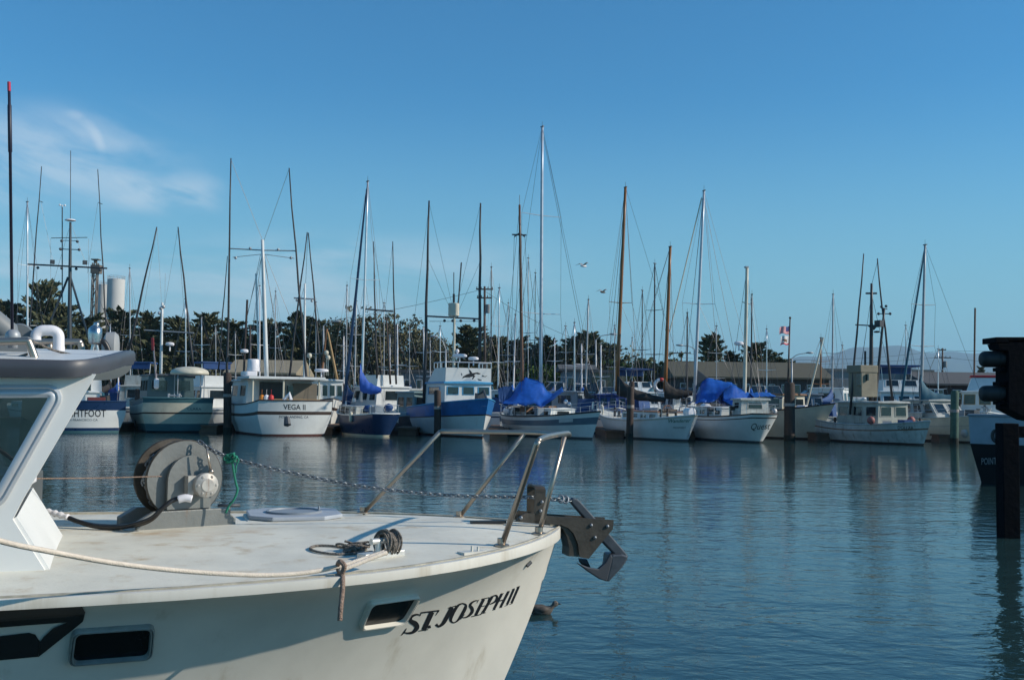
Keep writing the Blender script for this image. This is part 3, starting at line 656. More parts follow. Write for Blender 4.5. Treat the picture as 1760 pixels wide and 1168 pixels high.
def rt(px, py, yl): return SJ.at(px, py, yl)
# vent goose-neck on the roof
q = G(); ym = ys + .42
pv = [rt(101, 612, ym), rt(101, 590, ym), rt(100, 575, ym), rt(92, 568.5, ym), rt(80, 567.5, ym), rt(70, 568.5, ym), rt(62, 575, ym), rt(61, 584, ym)]
rad = (rt(111, 590, ym) - rt(91, 590, ym)).length / 2
q.tube(smooth_path(pv, 5), rad, 16); q.tube([rt(101, 596, ym), rt(101, 612, ym)], rad * 1.06, 16); vp = q.build('vent_pipe', PLAST, roofo, smooth=40)
# whip antenna with a ball mount
q = G(); ya_ = ys + .1; base = rt(22, 598, ya_)
q.tube([base, rt(21.5, 575, ya_)], .02, 8); q.ball(rt(22, 578, ya_), .032, 12); am = q.build('antenna', ALUD, roofo, smooth=True)
q = G(); q.tube([rt(21, 572, ya_), rt(17.5, 262, ya_), rt(17.5, 261, ya_), rt(16.3, 181, ya_), rt(16.2, 180, ya_), rt(15.7, 156, ya_)], [.0065, .0062, .0085, .0085, .0062, .006], 8); q.build('whip', mat('whip_dark', (.012, .014, .035), .5), am, smooth=True)
q = G(); q.tube([rt(15.7, 157, ya_), rt(15.4, 141, ya_)], .007, 8); q.build('whip_tip', mat('red_tip', (.5, .02, .06), .4), am)
# roof grab rails
q = G(); r_ = .016; yq = ys + .02
q.tube(smooth_path([rt(-120, 588, yq), rt(0, 587, yq), rt(44, 586, yq), rt(50, 589, yq), rt(62, 621, yq)], 5), r_, 8); q.build('grab_rail', STEEL, roofo, smooth=True)
q = G(); yq2 = yc + .1
q.tube(smooth_path([rt(-80, 587, yq2), rt(60, 587, yq2), rt(130, 587, yq2), rt(138, 590, yq2), rt(141, 604, yq2)], 5), r_, 8); q.tube([rt(86, 587, yq2), rt(87, 606, yq2)], r_ * .8, 8); q.build('grab_rail', STEEL, roofo, smooth=True)
# searchlight
q = G(); yl = yc - .12
q.tube([rt(158, 606, yl), rt(162, 586, yl)], .01, 8); q.tube([rt(168, 606, yl), rt(165, 586, yl)], .01, 8)
q.lathe([(.012, -.05), (.03, -.04), (.034, .0), (.032, .03), (.02, .042), (.01, .05)], Matrix.Translation(rt(163.5, 575, yl)), 14); q.ball(rt(166, 558, yl), .016, 8)
slt = q.build('searchlight', mat('worn_chrome', (.5, .5, .5), .28, 1.0, var=.3, scale=30), roofo, smooth=50)
q = G(); q.tube(smooth_path([rt(165, 590, yl), rt(176, 586, yl), rt(184, 596, yl), rt(190, 614, yl)], 5), .014, 8); q.build('light_cable', BLACK, slt, smooth=True)
# loudhailer disc, radar drum and lashed lines on the roof
q = G(); yd = yc + .02; MD = Matrix.Translation(rt(193, 596, yd)) @ Matrix.Rotation(math.pi / 2, 4, 'Y') 
q.lathe([(.03, -.05), (.075, -.03), (.078, .0), (.078, .012), (.06, .03), (.02, .035)], MD, 20); q.build('hailer', mat('hailer_grey', (.3, .31, .31), .5), roofo, smooth=40)
q = G(); yr = ys + .35; c = rt(-6, 580, yr)
q.tube([rt(-30, 540, yr), rt(12, 572, yr), rt(20, 590, yr)], [.06, .055, .04], 14); q.box(rt(10, 602, yr), (.2, .2, .12)); q.build('floodlight', GREY, roofo, smooth=40)
q = G(); q.lathe([(.06, -.02), (.066, 0), (.06, .02)], Matrix.Translation(rt(33, 580, yr + .1)) @ Matrix.Rotation(math.pi / 2, 4, 'X'), 20); q.build('horn', GREY, roofo, smooth=40)
q = G(); q.tube(smooth_path([rt(0, 619, ys + .05), rt(20, 616, ys + .05), rt(48, 608, ys + .05)], 5), .006, 6); q.tube(smooth_path([rt(46, 584, ys + .1), rt(66, 590, ys + .15), rt(90, 601, ys + .2), rt(135, 612, ys + .2)], 6), .005, 6); q.build('roof_line', ROPED, roofo, smooth=True)
q = G(); c = rt(142, 612, ys + .25); q.box(c, (.2, .1, .02)); q.build('roof_plate', mat('plate_bluegrey', (.25, .3, .38), .4), roofo, bevel=.004)

# ---- loose things on the near boat -----------------------------------------
# anchor chain
CY_ = 5.25
cp = [P(345, 760, 5.74), P(372, 777, 5.73), P(420, 793, 5.74), P(500, 812, 5.78), P(600, 832, 5.83), P(700, 845, 5.87), P(800, 852, 5.91), P(870, 853.5, 5.94), P(915, 854, 5.96), P(950, 857, 5.98), P(984, 859, 6.03)]
path = smooth_path(cp, 14); cum = [0]
for a, b in zip(path, path[1:]): cum.append(cum[-1] + (b - a).length)
def along(s):
    for i in range(len(cum) - 1):
        if cum[i + 1] >= s: t = (s - cum[i]) / (cum[i + 1] - cum[i] + 1e-9); return path[i].lerp(path[i + 1], t), (path[i + 1] - path[i]).normalized()
    return path[-1], (path[-1] - path[-2]).normalized()
ch = Thing('anchor_chain', 'grey steel chain running from the reel to the anchor at the bow', 'chain', tuple(path[0]))
q = G(); pitch = .0265; k = 0; s = 0
while s < cum[-1]:
    c, t = along(s); side = t.cross(V((0, 0, 1))).normalized(); upv = side.cross(t)
    wv = (side + upv).normalized() if k % 2 else (side - upv).normalized()
    lp = [ch.L(c + t * (.0185 * math.cos(a)) + wv * (.0105 * math.sin(a))) for a in [2 * math.pi * j / 10 for j in range(10)]]
    q.tube(lp, .0042, 6, closed=True); s += pitch; k += 1
q.build('links', CHAINM, ch, smooth=True)
q = G()
for x, y in ((964, 857), (972, 858)):
    c = P(x, y, 6.0); q.tube([ch.L(c + V((.016 * math.cos(a), .008 * math.sin(a), .02 * math.sin(a)))) for a in [2 * math.pi * j / 10 for j in range(10)]], .006, 6, closed=True)
q.build('shackle', GALV, ch, smooth=True)
# anchor held in the roller
an = Thing('anchor', 'dark galvanised claw anchor hanging in the bow roller', 'anchor', tuple(SJ.M @ SJ.at(1055, 930, -.01)), PSI)
def ap(p, y): 
    return [an.L(SJ.M @ SJ.at(820 + a / K6, 730 + b / K6, y)) for a, b in p]
ANC = mat('anchor_galv', (.07, .08, .095), .45, .5, var=.25, scale=14)
q = G(); q.prism(ap([(668, 545), (690, 520), (722, 530), (742, 548), (850, 668), (960, 790), (1066, 912), (1086, 940), (1068, 985), (1010, 950), (905, 840), (800, 700), (690, 572)], -.03), V((0, .045, 0))); sh = q.build('shank', ANC, an, bevel=.008)
q = G(); q.prism(ap([(968, 930), (1040, 925), (1085, 940), (1066, 985), (1050, 1010), (948, 1124), (928, 1118), (960, 1000)], -.07), V((0, .13, 0))); q.build('crown_arm', ANC, an, bevel=.01)
q = G(); near = ap([(714, 985), (800, 1020), (872, 1032), (920, 990), (960, 922), (974, 950), (962, 1000), (932, 1122), (880, 1104), (800, 1052)], -.1); q.prism(near, V((0, .03, 0))); q.build('fluke', mat('fluke_dark', (.06, .065, .075), .5, .4), an, bevel=.006)
q = G(); q.prism(ap([(735, 955), (790, 960), (818, 1022), (742, 986)], .07), V((0, .03, 0))); q.prism(ap([(742, 986), (818, 1022), (900, 1060), (925, 1110), (800, 1040)], .08), V((0, .03, 0))); q.build('fluke', ANC, an, bevel=.006)
# white mooring line and its hanging eye
ml = Thing('mooring_line', 'slack white mooring rope swooping from the cleat off to the left', 'rope', tuple(SJ.M @ ca))
wp = [P(-260, 850, 3.0), P(-120, 892, 3.25), P(0, 929, 3.5), P(85, 947, 3.65), P(200, 967.5, 3.85), P(320, 981, 4.05), P(440, 987.5, 4.22), P(520, 984, 4.33), P(585, 972, 4.42), P(630, 958, 4.50), P(660, 948, 4.56)]
q = G(); q.tube(smooth_path([ml.L(a) for a in wp], 8), .0098, 8); q.build('rope', ROPE, ml, smooth=True)
q = G(); q.tube(smooth_path([ml.L(a) for a in (P(583, 981, 4.40), P(610, 970, 4.44), P(640, 958, 4.5), P(664, 949, 4.55))], 6), .0098, 8); q.build('rope', ROPE, ml, smooth=True)
rt_ = Thing('rope_tail', 'short tan rope end hitched on the white mooring line, hanging over the gunwale', 'rope', tuple(P(584, 975, 4.38)))
q = G(); lp = [P(588, 984, 4.37), P(592, 972, 4.36), P(584, 964.5, 4.37), P(580.5, 972, 4.42), P(583, 982, 4.42), P(588, 986, 4.38), P(589, 1000, 4.335), P(588, 1020, 4.31), P(585.5, 1045, 4.28), P(584, 1066, 4.27)]
q.tube(smooth_path([rt_.L(a) for a in lp], 6), .0105, 8); q.build('rope', ROPET, rt_, smooth=True)
# dark line made up on the cleat
dl = Thing('rope_coil', 'dark line wrapped thickly round the deck cleat with a loose loop on deck', 'rope', tuple(SJ.M @ ca))
q = G(); rnd = random.Random(5); CAe = SJ.M @ ca; dw = SJ.M.to_3x3() @ d; dn = V((-dw.y, dw.x, 0))
pts = []
for k in range(150):
    a = k * .52; off = .012 + .05 * math.sin(k * .21) * .5 + .016 * math.sin(k * .07); rr = .036 + .018 * (k / 150) + .007 * rnd.random()
    pts.append(dl.L(CAe + dw * (.025 + off * 1.1) + dn * (rr * math.cos(a)) + V((0, 0, .062 + rr * 1.02 * math.sin(a)))))
q.tube(smooth_path(pts, 3), .0052, 6); q.build('wrapped_turns', ROPED, dl, smooth=True)
q = G(); pts = []
for k in range(70):
    t = k / 69; a = k * .75; c = dk(int(612 - 2), 948); base = SJ.M @ c
    pts.append(dl.L(base + dw * (.05 * math.cos(a * .9 + .3) + .03 * math.sin(k * .3)) + dn * (.045 * math.sin(a) + .01) + V((0, 0, .008 + .028 * t * (1 + .4 * math.sin(k * 1.3))))))
q.tube(smooth_path(pts, 3), .0055, 6)
lp = [SJ.M @ dk(x, y, .007) for x, y in ((640, 950), (610, 953), (575, 954), (545, 950), (533, 944), (545, 939.5), (570, 940), (598, 944))]; q.tube(smooth_path([dl.L(a) for a in lp], 6), .0058, 6)
q.build('loose_loop', ROPED, dl, smooth=True)
# green lashing on the chain
gl = Thing('green_lashing', 'green twine knotted round the anchor chain beside the reel', 'rope', tuple(P(398, 785, 5.73)))
q = G(); pts = [gl.L(P(392 + 10 * math.sin(k * 1.9) + k * .35, 784 + 7 * math.cos(k * 2.3) + k * .2, 5.73 + .025 * math.cos(k * 1.3))) for k in range(26)]; q.tube(smooth_path(pts, 3), .0055, 6); q.build('knot', GROPE, gl, smooth=True)
q = G(); q.tube(smooth_path([gl.L(P(x, y, 5.73)) for x, y in ((398, 785), (401, 806), (405, 828), (408, 842), (402, 858), (394, 868), (388, 881))], 5), .0065, 7); q.tube(smooth_path([gl.L(P(x, y, 5.71)) for x, y in ((404, 783), (410, 790), (406, 800), (405, 812))], 5), .0045, 6); q.build('tail', GROPE, gl, smooth=True)
# thin wire from wheelhouse to reel
tw = Thing('tripping_wire', 'thin tan cord stretched from the wheelhouse front to the anchor reel', 'cord', tuple(P(60, 822, 5.0)))
q = G(); q.tube([tw.L(P(58, 822, 5.05)), tw.L(P(170, 821, 5.28)), tw.L(P(278, 818, 5.46))], .0035, 6); q.build('cord', ROPET, tw)
# folded white cloth inside the cabin
ct = Thing('cloth', 'crumpled white towel behind the near wheelhouse window', 'towel', tuple(SJ.M @ SJ.at(-22, 806, ys + .22)), PSI)
q = G(); rnd = random.Random(2)
for k in range(7): q.ball(V((-.13 + .045 * k, .03 * rnd.uniform(-1, 1), .02 - .012 * k + .02 * rnd.random())), (.06, .05, .03), 10)
q.build('folds', PLAST, ct, smooth=True)
# floating young gull
def bird(name, label, cat, loc, head, L, body, belly, bill):
    b = Thing(name, label, cat, loc, head); q = G(); k = L / .42
    secs = []
    for x, w_, z0, z1 in ((-.23, .012, .055, .075), (-.19, .03, .04, .085), (-.12, .065, .0, .10), (-.02, .085, -.03, .115), (.08, .078, -.03, .115), (.13, .055, -.005, .12), (.155, .045, .03, .145), (.165, .04, .055, .172), (.185, .042, .09, .185), (.207, .038, .10, .19), (.23, .024, .115, .175), (.243, .008, .13, .155)):
        secs.append([V((x * k, w_ * k * math.cos(a), ((z0 + z1) / 2 + (z1 - z0) / 2 * math.sin(a)) * k)) for a in [2 * math.pi * j / 12 for j in range(12)]])
    q.loft(secs); q.build('body', body, b, smooth=True)
    q = G(); q.loft([[V((x * k, wd * k * math.cos(a), (.143 + dz + h_ * math.sin(a)) * k)) for a in [2 * math.pi * j / 8 for j in range(8)]] for x, wd, h_, dz in ((.235, .011, .011, 0), (.27, .007, .008, -.002), (.29, .002, .002, -.008))]); q.build('bill', bill, b, smooth=True)
    for s_ in (-1, 1):
        q = G(); q.loft([[V((x * k, (s_ * .078 * f + .016 * math.cos(a)) * k, (.075 + z + hh * math.sin(a)) * k)) for a in [2 * math.pi * j / 8 for j in range(8)]] for x, f, z, hh in ((.1, .85, 0, .02), (.02, 1.02, .0, .045), (-.1, .85, .005, .04), (-.2, .35, .015, .015), (-.27, .1, .02, .004))]); q.build('wing', belly, b, smooth=True)
        q = G(); q.ball(V((.217 * k, s_ * .031 * k, (.158) * k)), .006 * k, 6); q.build('eye', BLACK, b)
    return b
FE = mat('mottled_feathers', (.10, .085, .07), .8, var=.55, scale=40); FE2 = mat('brown_wing', (.075, .062, .052), .8, var=.5, scale=30)
bird('gull', 'brown mottled young gull floating just off the workboat bow', 'bird', tuple(PW(930, 11.3)), .05, .32, FE, FE2, BLACK)
bird('gull', 'small white gull sitting on the water under the two-striped stern', 'bird', tuple(PW(494, 62)), .2, .5, PLAST, mat('gull_grey', (.4, .42, .44), .7), mat('bill_yellow', (.5, .3, .05), .5))
# ------------------------------------------------------------------ boat building kit for the moored fleet
def lerp(a, b, t): return a + (b - a) * t
FRONT = {}
class Boat(Thing):
    def __init__(s, name, label, px, Y, rel, L, B, fb, kind='transom', tr=.75, bands=(), rake=.9, srake=.3, bul=.0, mats=(WHITE,), rail=BROWN, deck=DECKM, boot=None, group=None, cat='boat', bp=2.1, stern=False, bright=.45):
        """rel: bow direction relative to straight away from the camera, degrees, + = to the right; px = pixel column of the hull's middle"""
        loc = PW(px, Y); los = math.atan2(loc.y, loc.x)
        super().__init__(name, label, cat, tuple(loc), los - R(rel), group)
        s.Ln, s.B, s.fb, s.tr, s.kind, s.rake, s.srake, s.bp, s.bul = L, B, fb, tr, kind, rake, srake, bp, bul
        allm = list(mats); bt = [0.0]; draft = .35
        lev = [(-draft, None, len(allm))]; allm.append(boot or REDB)
        NS = 30; fr = [0.0] + [b[0] for b in bands] + [1.0]; mi = [b[1] for b in bands] + [0] if bands else [0]
        # bands: list of (upper fraction, mat index) from the waterline up; last band runs to the sheer
        tl = []
        for i in range(len(fr) - 1):
            n = max(1, int(round((fr[i + 1] - fr[i]) * 8)))
            for k in range(n): tl.append((lerp(fr[i], fr[i + 1], k / n), mi[i]))
        tl.append((1.0, None))
        g = G()
        rows = {}
        for sg in (-1, 1):
            o = len(g.v)
            for i in range(NS + 1):
                u = i / NS
                q = s.hp(u, 0, sg); z0 = .10
                g.v.append(s.hz(u, -draft, sg)); 
                for t, _ in tl: g.v.append(s.hz(u, z0 + (s.sheer(u) - z0) * t, sg))
            nl = len(tl) + 1
            for i in range(NS):
                for k in range(nl - 1):
                    a = o + i * nl + k; g.f.append([a, a + nl, a + nl + 1, a + 1]); g.m.append(len(allm) - 1 if k == 0 else tl[k - 1][1])
            rows[sg] = o
        NC = 8; cols = [[rows[-1] + k for k in range(nl)]]
        for c in range(1, NC):
            t = c / NC; col = []
            for k in range(nl):
                p, q = g.v[rows[-1] + k], g.v[rows[1] + k]; col.append(len(g.v)); g.v.append(p.lerp(q, t) + V((-s.B * .09 * (1 - (2 * t - 1) ** 2), 0, 0)))
            cols.append(col)
        cols.append([rows[1] + k for k in range(nl)])
        for c in range(NC):
            for k in range(nl - 1): g.f.append([cols[c][k], cols[c + 1][k], cols[c + 1][k + 1], cols[c][k + 1]]); g.m.append(len(allm) - 1 if k == 0 else tl[k - 1][1])
        s.bv = g.bvh(s.M); 
        if Y < 71 and Y > 50: FRONT[label] = s
        s.hull = g.build('hull', allm, s, smooth=40)
        d = G()
        for i in range(NS + 1):
            u = i / NS; z = s.sheer(u) - bul - .01
            for sg in (-1, 0, 1): q = s.hz(u, z, sg if sg else 1); d.v.append(V((q.x, q.y * (1 if sg else 0), z + (.04 if sg == 0 else 0))))
        for i in range(NS):
            for k in range(2): a = i * 3 + k; d.f.append([a, a + 1, a + 4, a + 3]); d.m.append(0)
        d.build('deck', deck, s)
        r = G()
        for sg in (-1, 1): r.tube([s.hz(i / NS, s.sheer(i / NS), sg) + V((0, 0, .015)) for i in range(NS + 1)], .045, 5)
        if kind != 'double': a_, b_ = s.hz(0, s.sheer(0), -1), s.hz(0, s.sheer(0), 1); r.tube([a_.lerp(b_, k / 8) + V((-s.B * .09 * (1 - (k / 4 - 1) ** 2), 0, .015)) for k in range(9)], .045, 5)
        if rail: r.build('cap_rail', rail, s)
    def sheer(s, u):
        a, m, b = s.fb[2], s.fb[1], s.fb[0]; um = .38
        return a * (u - um) * (u - 1) / (um) + m * u * (u - 1) / (um * (um - 1)) + b * u * (u - um) / (1 - um)
    def halfb(s, u):
        if u > .45: return s.B / 2 * (1 - ((u - .45) / .55) ** s.bp)
        if s.kind == 'double': return s.B / 2 * (1 - ((.45 - u) / .45) ** 2.3)
        return s.B / 2 * (s.tr + (1 - s.tr) * math.sin(math.pi / 2 * u / .45))
    def hz(s, u, z, sg):
        zs = s.sheer(u); t = max(0.0, (z + .35) / (zs + .35)); bow = max(0, (u - .45) / .55) ** 1.5; st = max(0, (.35 - u) / .35) ** 1.5
        k = lerp(.78 + .22 * min(1, t * 1.6), t ** .8, bow * .75)
        if s.kind == 'double': k = lerp(k, t ** .8, st * .8)
        if s.kind == 'counter': k = lerp(k, min(1, t * 1.1) ** .8 * 1.0, st * .7)
        x = s.Ln * (u - .5) - s.rake * (1 - t) * bow + (s.srake * (1 - t) * st)
        return V((x, sg * s.halfb(u) * k, z))
    def hp(s, u, t, sg): return s.hz(u, lerp(.1, s.sheer(u), t), sg)
    def dz(s, x): return s.sheer(min(1, max(0, x / s.Ln + .5))) - s.bul
    # parts -----------------------------------------------------
    def house(s, x0, x1, wid, h, m=WHITE, roofm=None, zb=None, over=.12, fr=0.0, br=0.0, win=(0, 0, 0, 0), wz=(.52, .85), name='wheelhouse', taper=.92, winm=None, roofh=.09, camber=.05, framem=None, y=0.0):
        """win = windows on port/starboard side, front, back; fr / br = lean of the front / back face"""
        zb = (min(s.dz(x0), s.dz(x1)) - .03) if zb is None else zb
        hw = wid / 2; ht = hw * taper
        A = [V((x0, y - hw, zb)), V((x1, y - hw, zb)), V((x1, y + hw, zb)), V((x0, y + hw, zb))]
        T = [V((x0 + br, y - ht, zb + h)), V((x1 + fr, y - ht, zb + h)), V((x1 + fr, y + ht, zb + h)), V((x0 + br, y + ht, zb + h))]
        g = G(); g.add(A + T, [(0, 1, 5, 4), (1, 2, 6, 5), (2, 3, 7, 6), (3, 0, 4, 7), (4, 5, 6, 7)])
        o = g.build(name, m, s, fixn=False)
        ctr = sum(A + T, V((0, 0, 0))) / 8
        for (a, b), n in zip(((0, 1), (3, 2), (1, 2), (3, 0)), (win[0], win[1], win[2], win[3])):
            for k in range(n):
                f0, f1 = (k + .16) / n, (k + .84) / n
                if n == 1: f0, f1 = .25, .75
                p = lambda f, z: A[a].lerp(A[b], f).lerp(T[a].lerp(T[b], f), z)
                qd = [p(f0, wz[0]), p(f1, wz[0]), p(f1, wz[1]), p(f0, wz[1])]
                nr = (qd[1] - qd[0]).cross(qd[3] - qd[0]).normalized()
                if nr.dot(qd[0] - ctr) < 0: nr = -nr
                c = sum(qd, V((0, 0, 0))) / 4
                q = G(); q.loft([[c + (v - c) * kk + nr * dd for v in qd] for kk, dd in ((1.12, 0), (1.12, .025), (1.0, .025), (1.0, .004))], caps=False); w_ = q.build('window', framem or m, o)
                q = G(); q.add([c + (v - c) * 1.0 + nr * .008 for v in qd], [(0, 1, 2, 3)]); q.build('pane', winm or GLASS, w_, fixn=False)
        if roofh:
            g = G(); xa, xb = min(T[0].x, x0 + br) - over, T[1].x + over; hr = ht + over
            rows = []
            for dz, ins in ((0, 0), (roofh * .6, 0), (roofh, .05)):
                rows.append([V((x, yy, zb + h + dz + (camber if abs(yy - y) < hr * .5 else 0) * (dz > 0))) for x, yy in ((xa + ins, y - hr + ins), (xb - ins, y - hr + ins), (xb - ins + .1, y), (xb - ins, y + hr - ins), (xa + ins, y + hr - ins), (xa + ins, y))])
            g.loft(rows); g.build('roof', roofm or m, o, smooth=30)
        s.top = zb + h + roofh
        return o
    def spar(s, a, b, r0, r1, m, name='mast', parent=None, seg=8, kink=0.0):
        a, b = V(a), V(b); n = 6; g = G()
        pts = [a.lerp(b, i / n) + V((random.uniform(-kink, kink), random.uniform(-kink, kink), 0)) * (0 < i < n) for i in range(n + 1)]
        g.tube(pts, [lerp(r0, r1, (i / n) ** 1.3) for i in range(n + 1)], seg); return g.build(name, m, parent or s, smooth=True)
    def wires(s, prs, name='rigging', r=.010, m=None):
        g = G()
        for a, b in prs: g.tube([V(a), V(b)], r, 3, cap=False)
        return g.build(name, m or WIRE, s)
    def cover(s, a, b, up, m, r=.2, sag=.12, name='sail_cover', mast=None):
        """stowed sail under its cover on the boom a..b, rising 'up' up the mast at a"""
        a, b = V(a), V(b); n = 12; secs = []; dirn = (b - a).normalized(); side = dirn.cross(V((0, 0, 1))).normalized()
        for i in range(n + 1):
            t = i / n; c = a.lerp(b, t); top = up * math.exp(-t * 5.5) + r * (1.5 - .9 * t); bot = -r * (1.0 - .6 * t) - sag * math.sin(math.pi * t)
            w_ = r * (.95 - .55 * t) * (1 + .12 * math.sin(i * 2.1)); sec = []
            for k in range(10):
                an = 2 * math.pi * k / 10; zc = (top + bot) / 2; zz = (top - bot) / 2
                sec.append(c + V((0, 0, zc + zz * math.sin(an) + .03 * math.sin(i * 1.7 + k))) + side * (w_ * math.cos(an) * (1 - .45 * max(0, math.sin(an)))))
            secs.append(sec)
        g = G(); g.loft(secs); return g.build(name, m, s, smooth=50)
    def stanchions(s, h=.6, u0=.04, u1=.97, n=9, m=ALU, name='guard_rail', r=.014, mid=True):
        g = G()
        for sg in (-1, 1):
            tops = []
            for i in range(n):
                u = lerp(u0, u1, i / (n - 1)); q = s.hz(u, s.sheer(u), sg); q.y *= .96; g.tube([q, q + V((0, 0, h))], r, 4); tops.append(q + V((0, 0, h)))
            g.tube(tops, r * .8, 4)
            if mid: g.tube([q - V((0, 0, h * .5)) for q in tops], r * .6, 4)
        a = s.hz(u1, s.sheer(u1) + h, -1); b = s.hz(u1, s.sheer(u1) + h, 1); g.tube([V((a.x, a.y * .96, a.z)), V((a.x + .3, 0, a.z + .05)), V((b.x, b.y * .96, b.z))], r, 4)
        a = s.hz(u0, s.sheer(u0) + h, -1); b = s.hz(u0, s.sheer(u0) + h, 1); g.tube([a, b], r, 4)
        return g.build(name, m, s)
    def sailrig(s, foot, top, r=.075, m=ALU, spread=(.5,), sw=.9, boom=None, boomm=None, fore=True, cov=None, covr=.2, covup=.9, name='mast'):
        foot, top = V(foot), V(top); mst = s.spar(foot, top, r, r * .7, m, name)
        W = []
        ends = []
        for k in spread:
            c = foot.lerp(top, k); g = G(); g.tube([c + V((0, -sw, .05)), c, c + V((0, sw, .05))], [.016, .03, .016], 5); g.build('spreader', m, mst)
            ends.append((c + V((0, -sw, .05)), c + V((0, sw, .05))))
        fx_ = foot.x
        ub = min(.97, max(.05, fx_ / s.Ln + .5)); 
        for sg, ix in ((-1, 0), (1, 1)):
            chn = s.hz(ub, s.sheer(ub), sg)
            prev = top
            if ends: W.append((top, ends[0][ix] if len(ends) == 1 else ends[-1][ix])); 
            for e in range(len(ends) - 1, 0, -1): W.append((ends[e][ix], ends[e - 1][ix]))
            if ends: W.append((ends[0][ix], chn)); W.append((foot.lerp(top, spread[0]), s.hz(max(.03, ub - .06), s.sheer(max(.03, ub - .06)), sg)))
            else: W.append((top, chn))
        if fore: W.append((top, V((s.Ln / 2 - .1, 0, s.sheer(1) + .05)))); W.append((top, V((-s.Ln / 2 + .1, 0, s.sheer(0) + .05))))
        s.wires(W)
        g = G(); g.tube([top, top + V((0, 0, .35))], .012, 4); g.box(top + V((.0, 0, .02)), (.3, .1, .06)); g.build('masthead', WIRE, mst)
        if boom:
            a, b = V(boom[0]), V(boom[1]); s.spar(a, b, .06, .05, boomm or m, 'boom')
            if cov: s.cover(a + V((0, 0, .12)), b + V((0, 0, .08)), covup, cov, covr)
        return mst
    def tarp(s, top, bot, hw, m=TARP, name='tarpaulin', dY=0.0, sagk=.1):
        """sheet draped over a boom: ridge and eave lines given as pixels on the boat's fore-and-aft planes"""
        g = G(); n = 26; NV = 7; rnd = random.Random(len(top) * 7 + int(top[0][0]))
        def interp(pl, t):
            f = t * (len(pl) - 1); i = min(int(f), len(pl) - 2); f -= i; return lerp(pl[i][0], pl[i + 1][0], f), lerp(pl[i][1], pl[i + 1][1], f)
        rowsN = []
        ph = [rnd.uniform(0, 6) for _ in range(6)]
        for i in range(n + 1):
            t = i / n; tp = s.px(*interp(top, t)); x, y = interp(bot, t); bp_ = s.px(x, y)
            row = []
            for k in range(-NV, NV + 1):
                f = abs(k) / NV; q = tp.lerp(bp_, f); sgn = 1 if k > 0 else -1
                vd = (s.I.to_3x3() @ V((0, 1, 0)))
                q = q + vd * (sgn * hw * (f ** .75)) + V((0, 0, -sagk * math.sin(math.pi * f)))
                wv = .03 * math.sin(i * 1.1 + ph[0] + f * 3) + .028 * math.sin(i * 2.7 + ph[1] - f * 4) + .02 * rnd.uniform(-1, 1)
                q = q + vd * (wv * f * 1.6) + V((0, 0, wv * .5)); row.append(q)
            rowsN.append(row)
        g.loft(rowsN, closed=False); o = g.build(name, m, s, smooth=True, fixn=False)
        md = o.modifiers.new('thickness', 'SOLIDIFY'); md.thickness = .015; return o
def post(th, a, b, r, m, name, parent=None, seg=6):
    g = G(); g.tube([a, b], r, seg); return g.build(name, m, parent or th, smooth=40)
def radar(b, c, m=PLAST, r=.3, parent=None):
    g = G(); g.lathe([(r * .8, 0), (r, .05), (r, .16), (r * .75, .22), (.05, .24)], Matrix.Translation(V(c)), 16); g.tube([V(c) - V((0, 0, .35)), V(c)], .05, 6); return g.build('radar', m, parent or b, smooth=40)
def fender(b, q, m=CREAM, r=.09, l=.5):
    g = G(); g.lathe([(.02, -l / 2 - .05), (r * .8, -l / 2), (r, -l / 2 + .08), (r, l / 2 - .08), (r * .8, l / 2), (.02, l / 2 + .05)], Matrix.Translation(V(q)), 8); g.tube([V(q) + V((0, 0, l / 2)), V(q) + V((0, 0, l / 2 + .35))], .01, 4); return g.build('fender', m, b, smooth=True)
YB = 66.0
def poles(b, prs, Y, r=.055, m=None, label=None):
    for (p0, p1) in prs:
        o = b.spar(b.L(P(p0[0], p0[1], Y)), b.L(P(p1[0], p1[1], Y)), r, r * .45, m or POLEM, 'trolling_pole', kink=.03)

# ---- 1  white stern with navy sheer, tall dark tower mast ---------------------
b = Boat('fishing_boat', 'white troller with blue-trimmed square stern and tall dark mast with crosstrees, behind the near wheelhouse', 136, 68, -4, 13, 4.5, (2.3, 1.65, 1.85), tr=.95, bul=.35, mats=(NAVY, WHITE), bands=((.10, 0), (.70, 1)), boot=TEAL, rail=NAVY)
cast_text(b, 'LIGHTFOOT', (107, 716), (182, 716), 12.5, b.bv, BLACK, bold=.01); cast_text(b, 'SAN FRANCISCO CA', (112, 723), (168, 723), 3.6, b.bv, DGREY)
h = b.house(.5, 4.0, 2.8, 2.1, win=(3, 3, 3, 1)); b.house(-1.2, .5, 2.4, 1.1, m=WHITE, win=(1, 1, 0, 0), name='trunk_cabin')
Y = 66
mm = b.spar(b.px(119, 668), b.px(121, 382), .17, .07, DGREY, seg=10)
g = G(); L_ = lambda x, y: b.px(x, y)
for (x0, y0, x1, y1, r) in ((48, 454, 184, 461, .06), (88, 409, 150, 408, .025), (104, 428, 136, 429, .03), (106, 413, 134, 414, .02)): g.tube([L_(x0, y0), L_(x1, y1)], r, 6)
for x, y, r in ((90, 452, .14), (146, 453, .14)): g.box(L_(x, y - 2), (r * 2.2, r * 2, r * 1.8))
for x, y in ((106, 461), (131, 462), (65, 460), (172, 464), (104, 428), (136, 429), (106, 414), (133, 415)): g.ball(L_(x, y), .1, 8)
g.build('crosstree', DGREY, mm)
for a, c in (((117, 476), (88, 550)), ((121, 476), (155, 590))): post(b, L_(*a), L_(*c), .07, DGREY, 'mast_strut', mm)
g = G(); g.lathe([(.1, -.06), (.36, 0), (.3, .07), (.05, .1)], Matrix.Translation(L_(121, 379)), 14); g.build('radar', PLAST, mm, smooth=40)
post(b, L_(121, 378), L_(121.5, 259), .022, WIRE, 'antenna', mm)
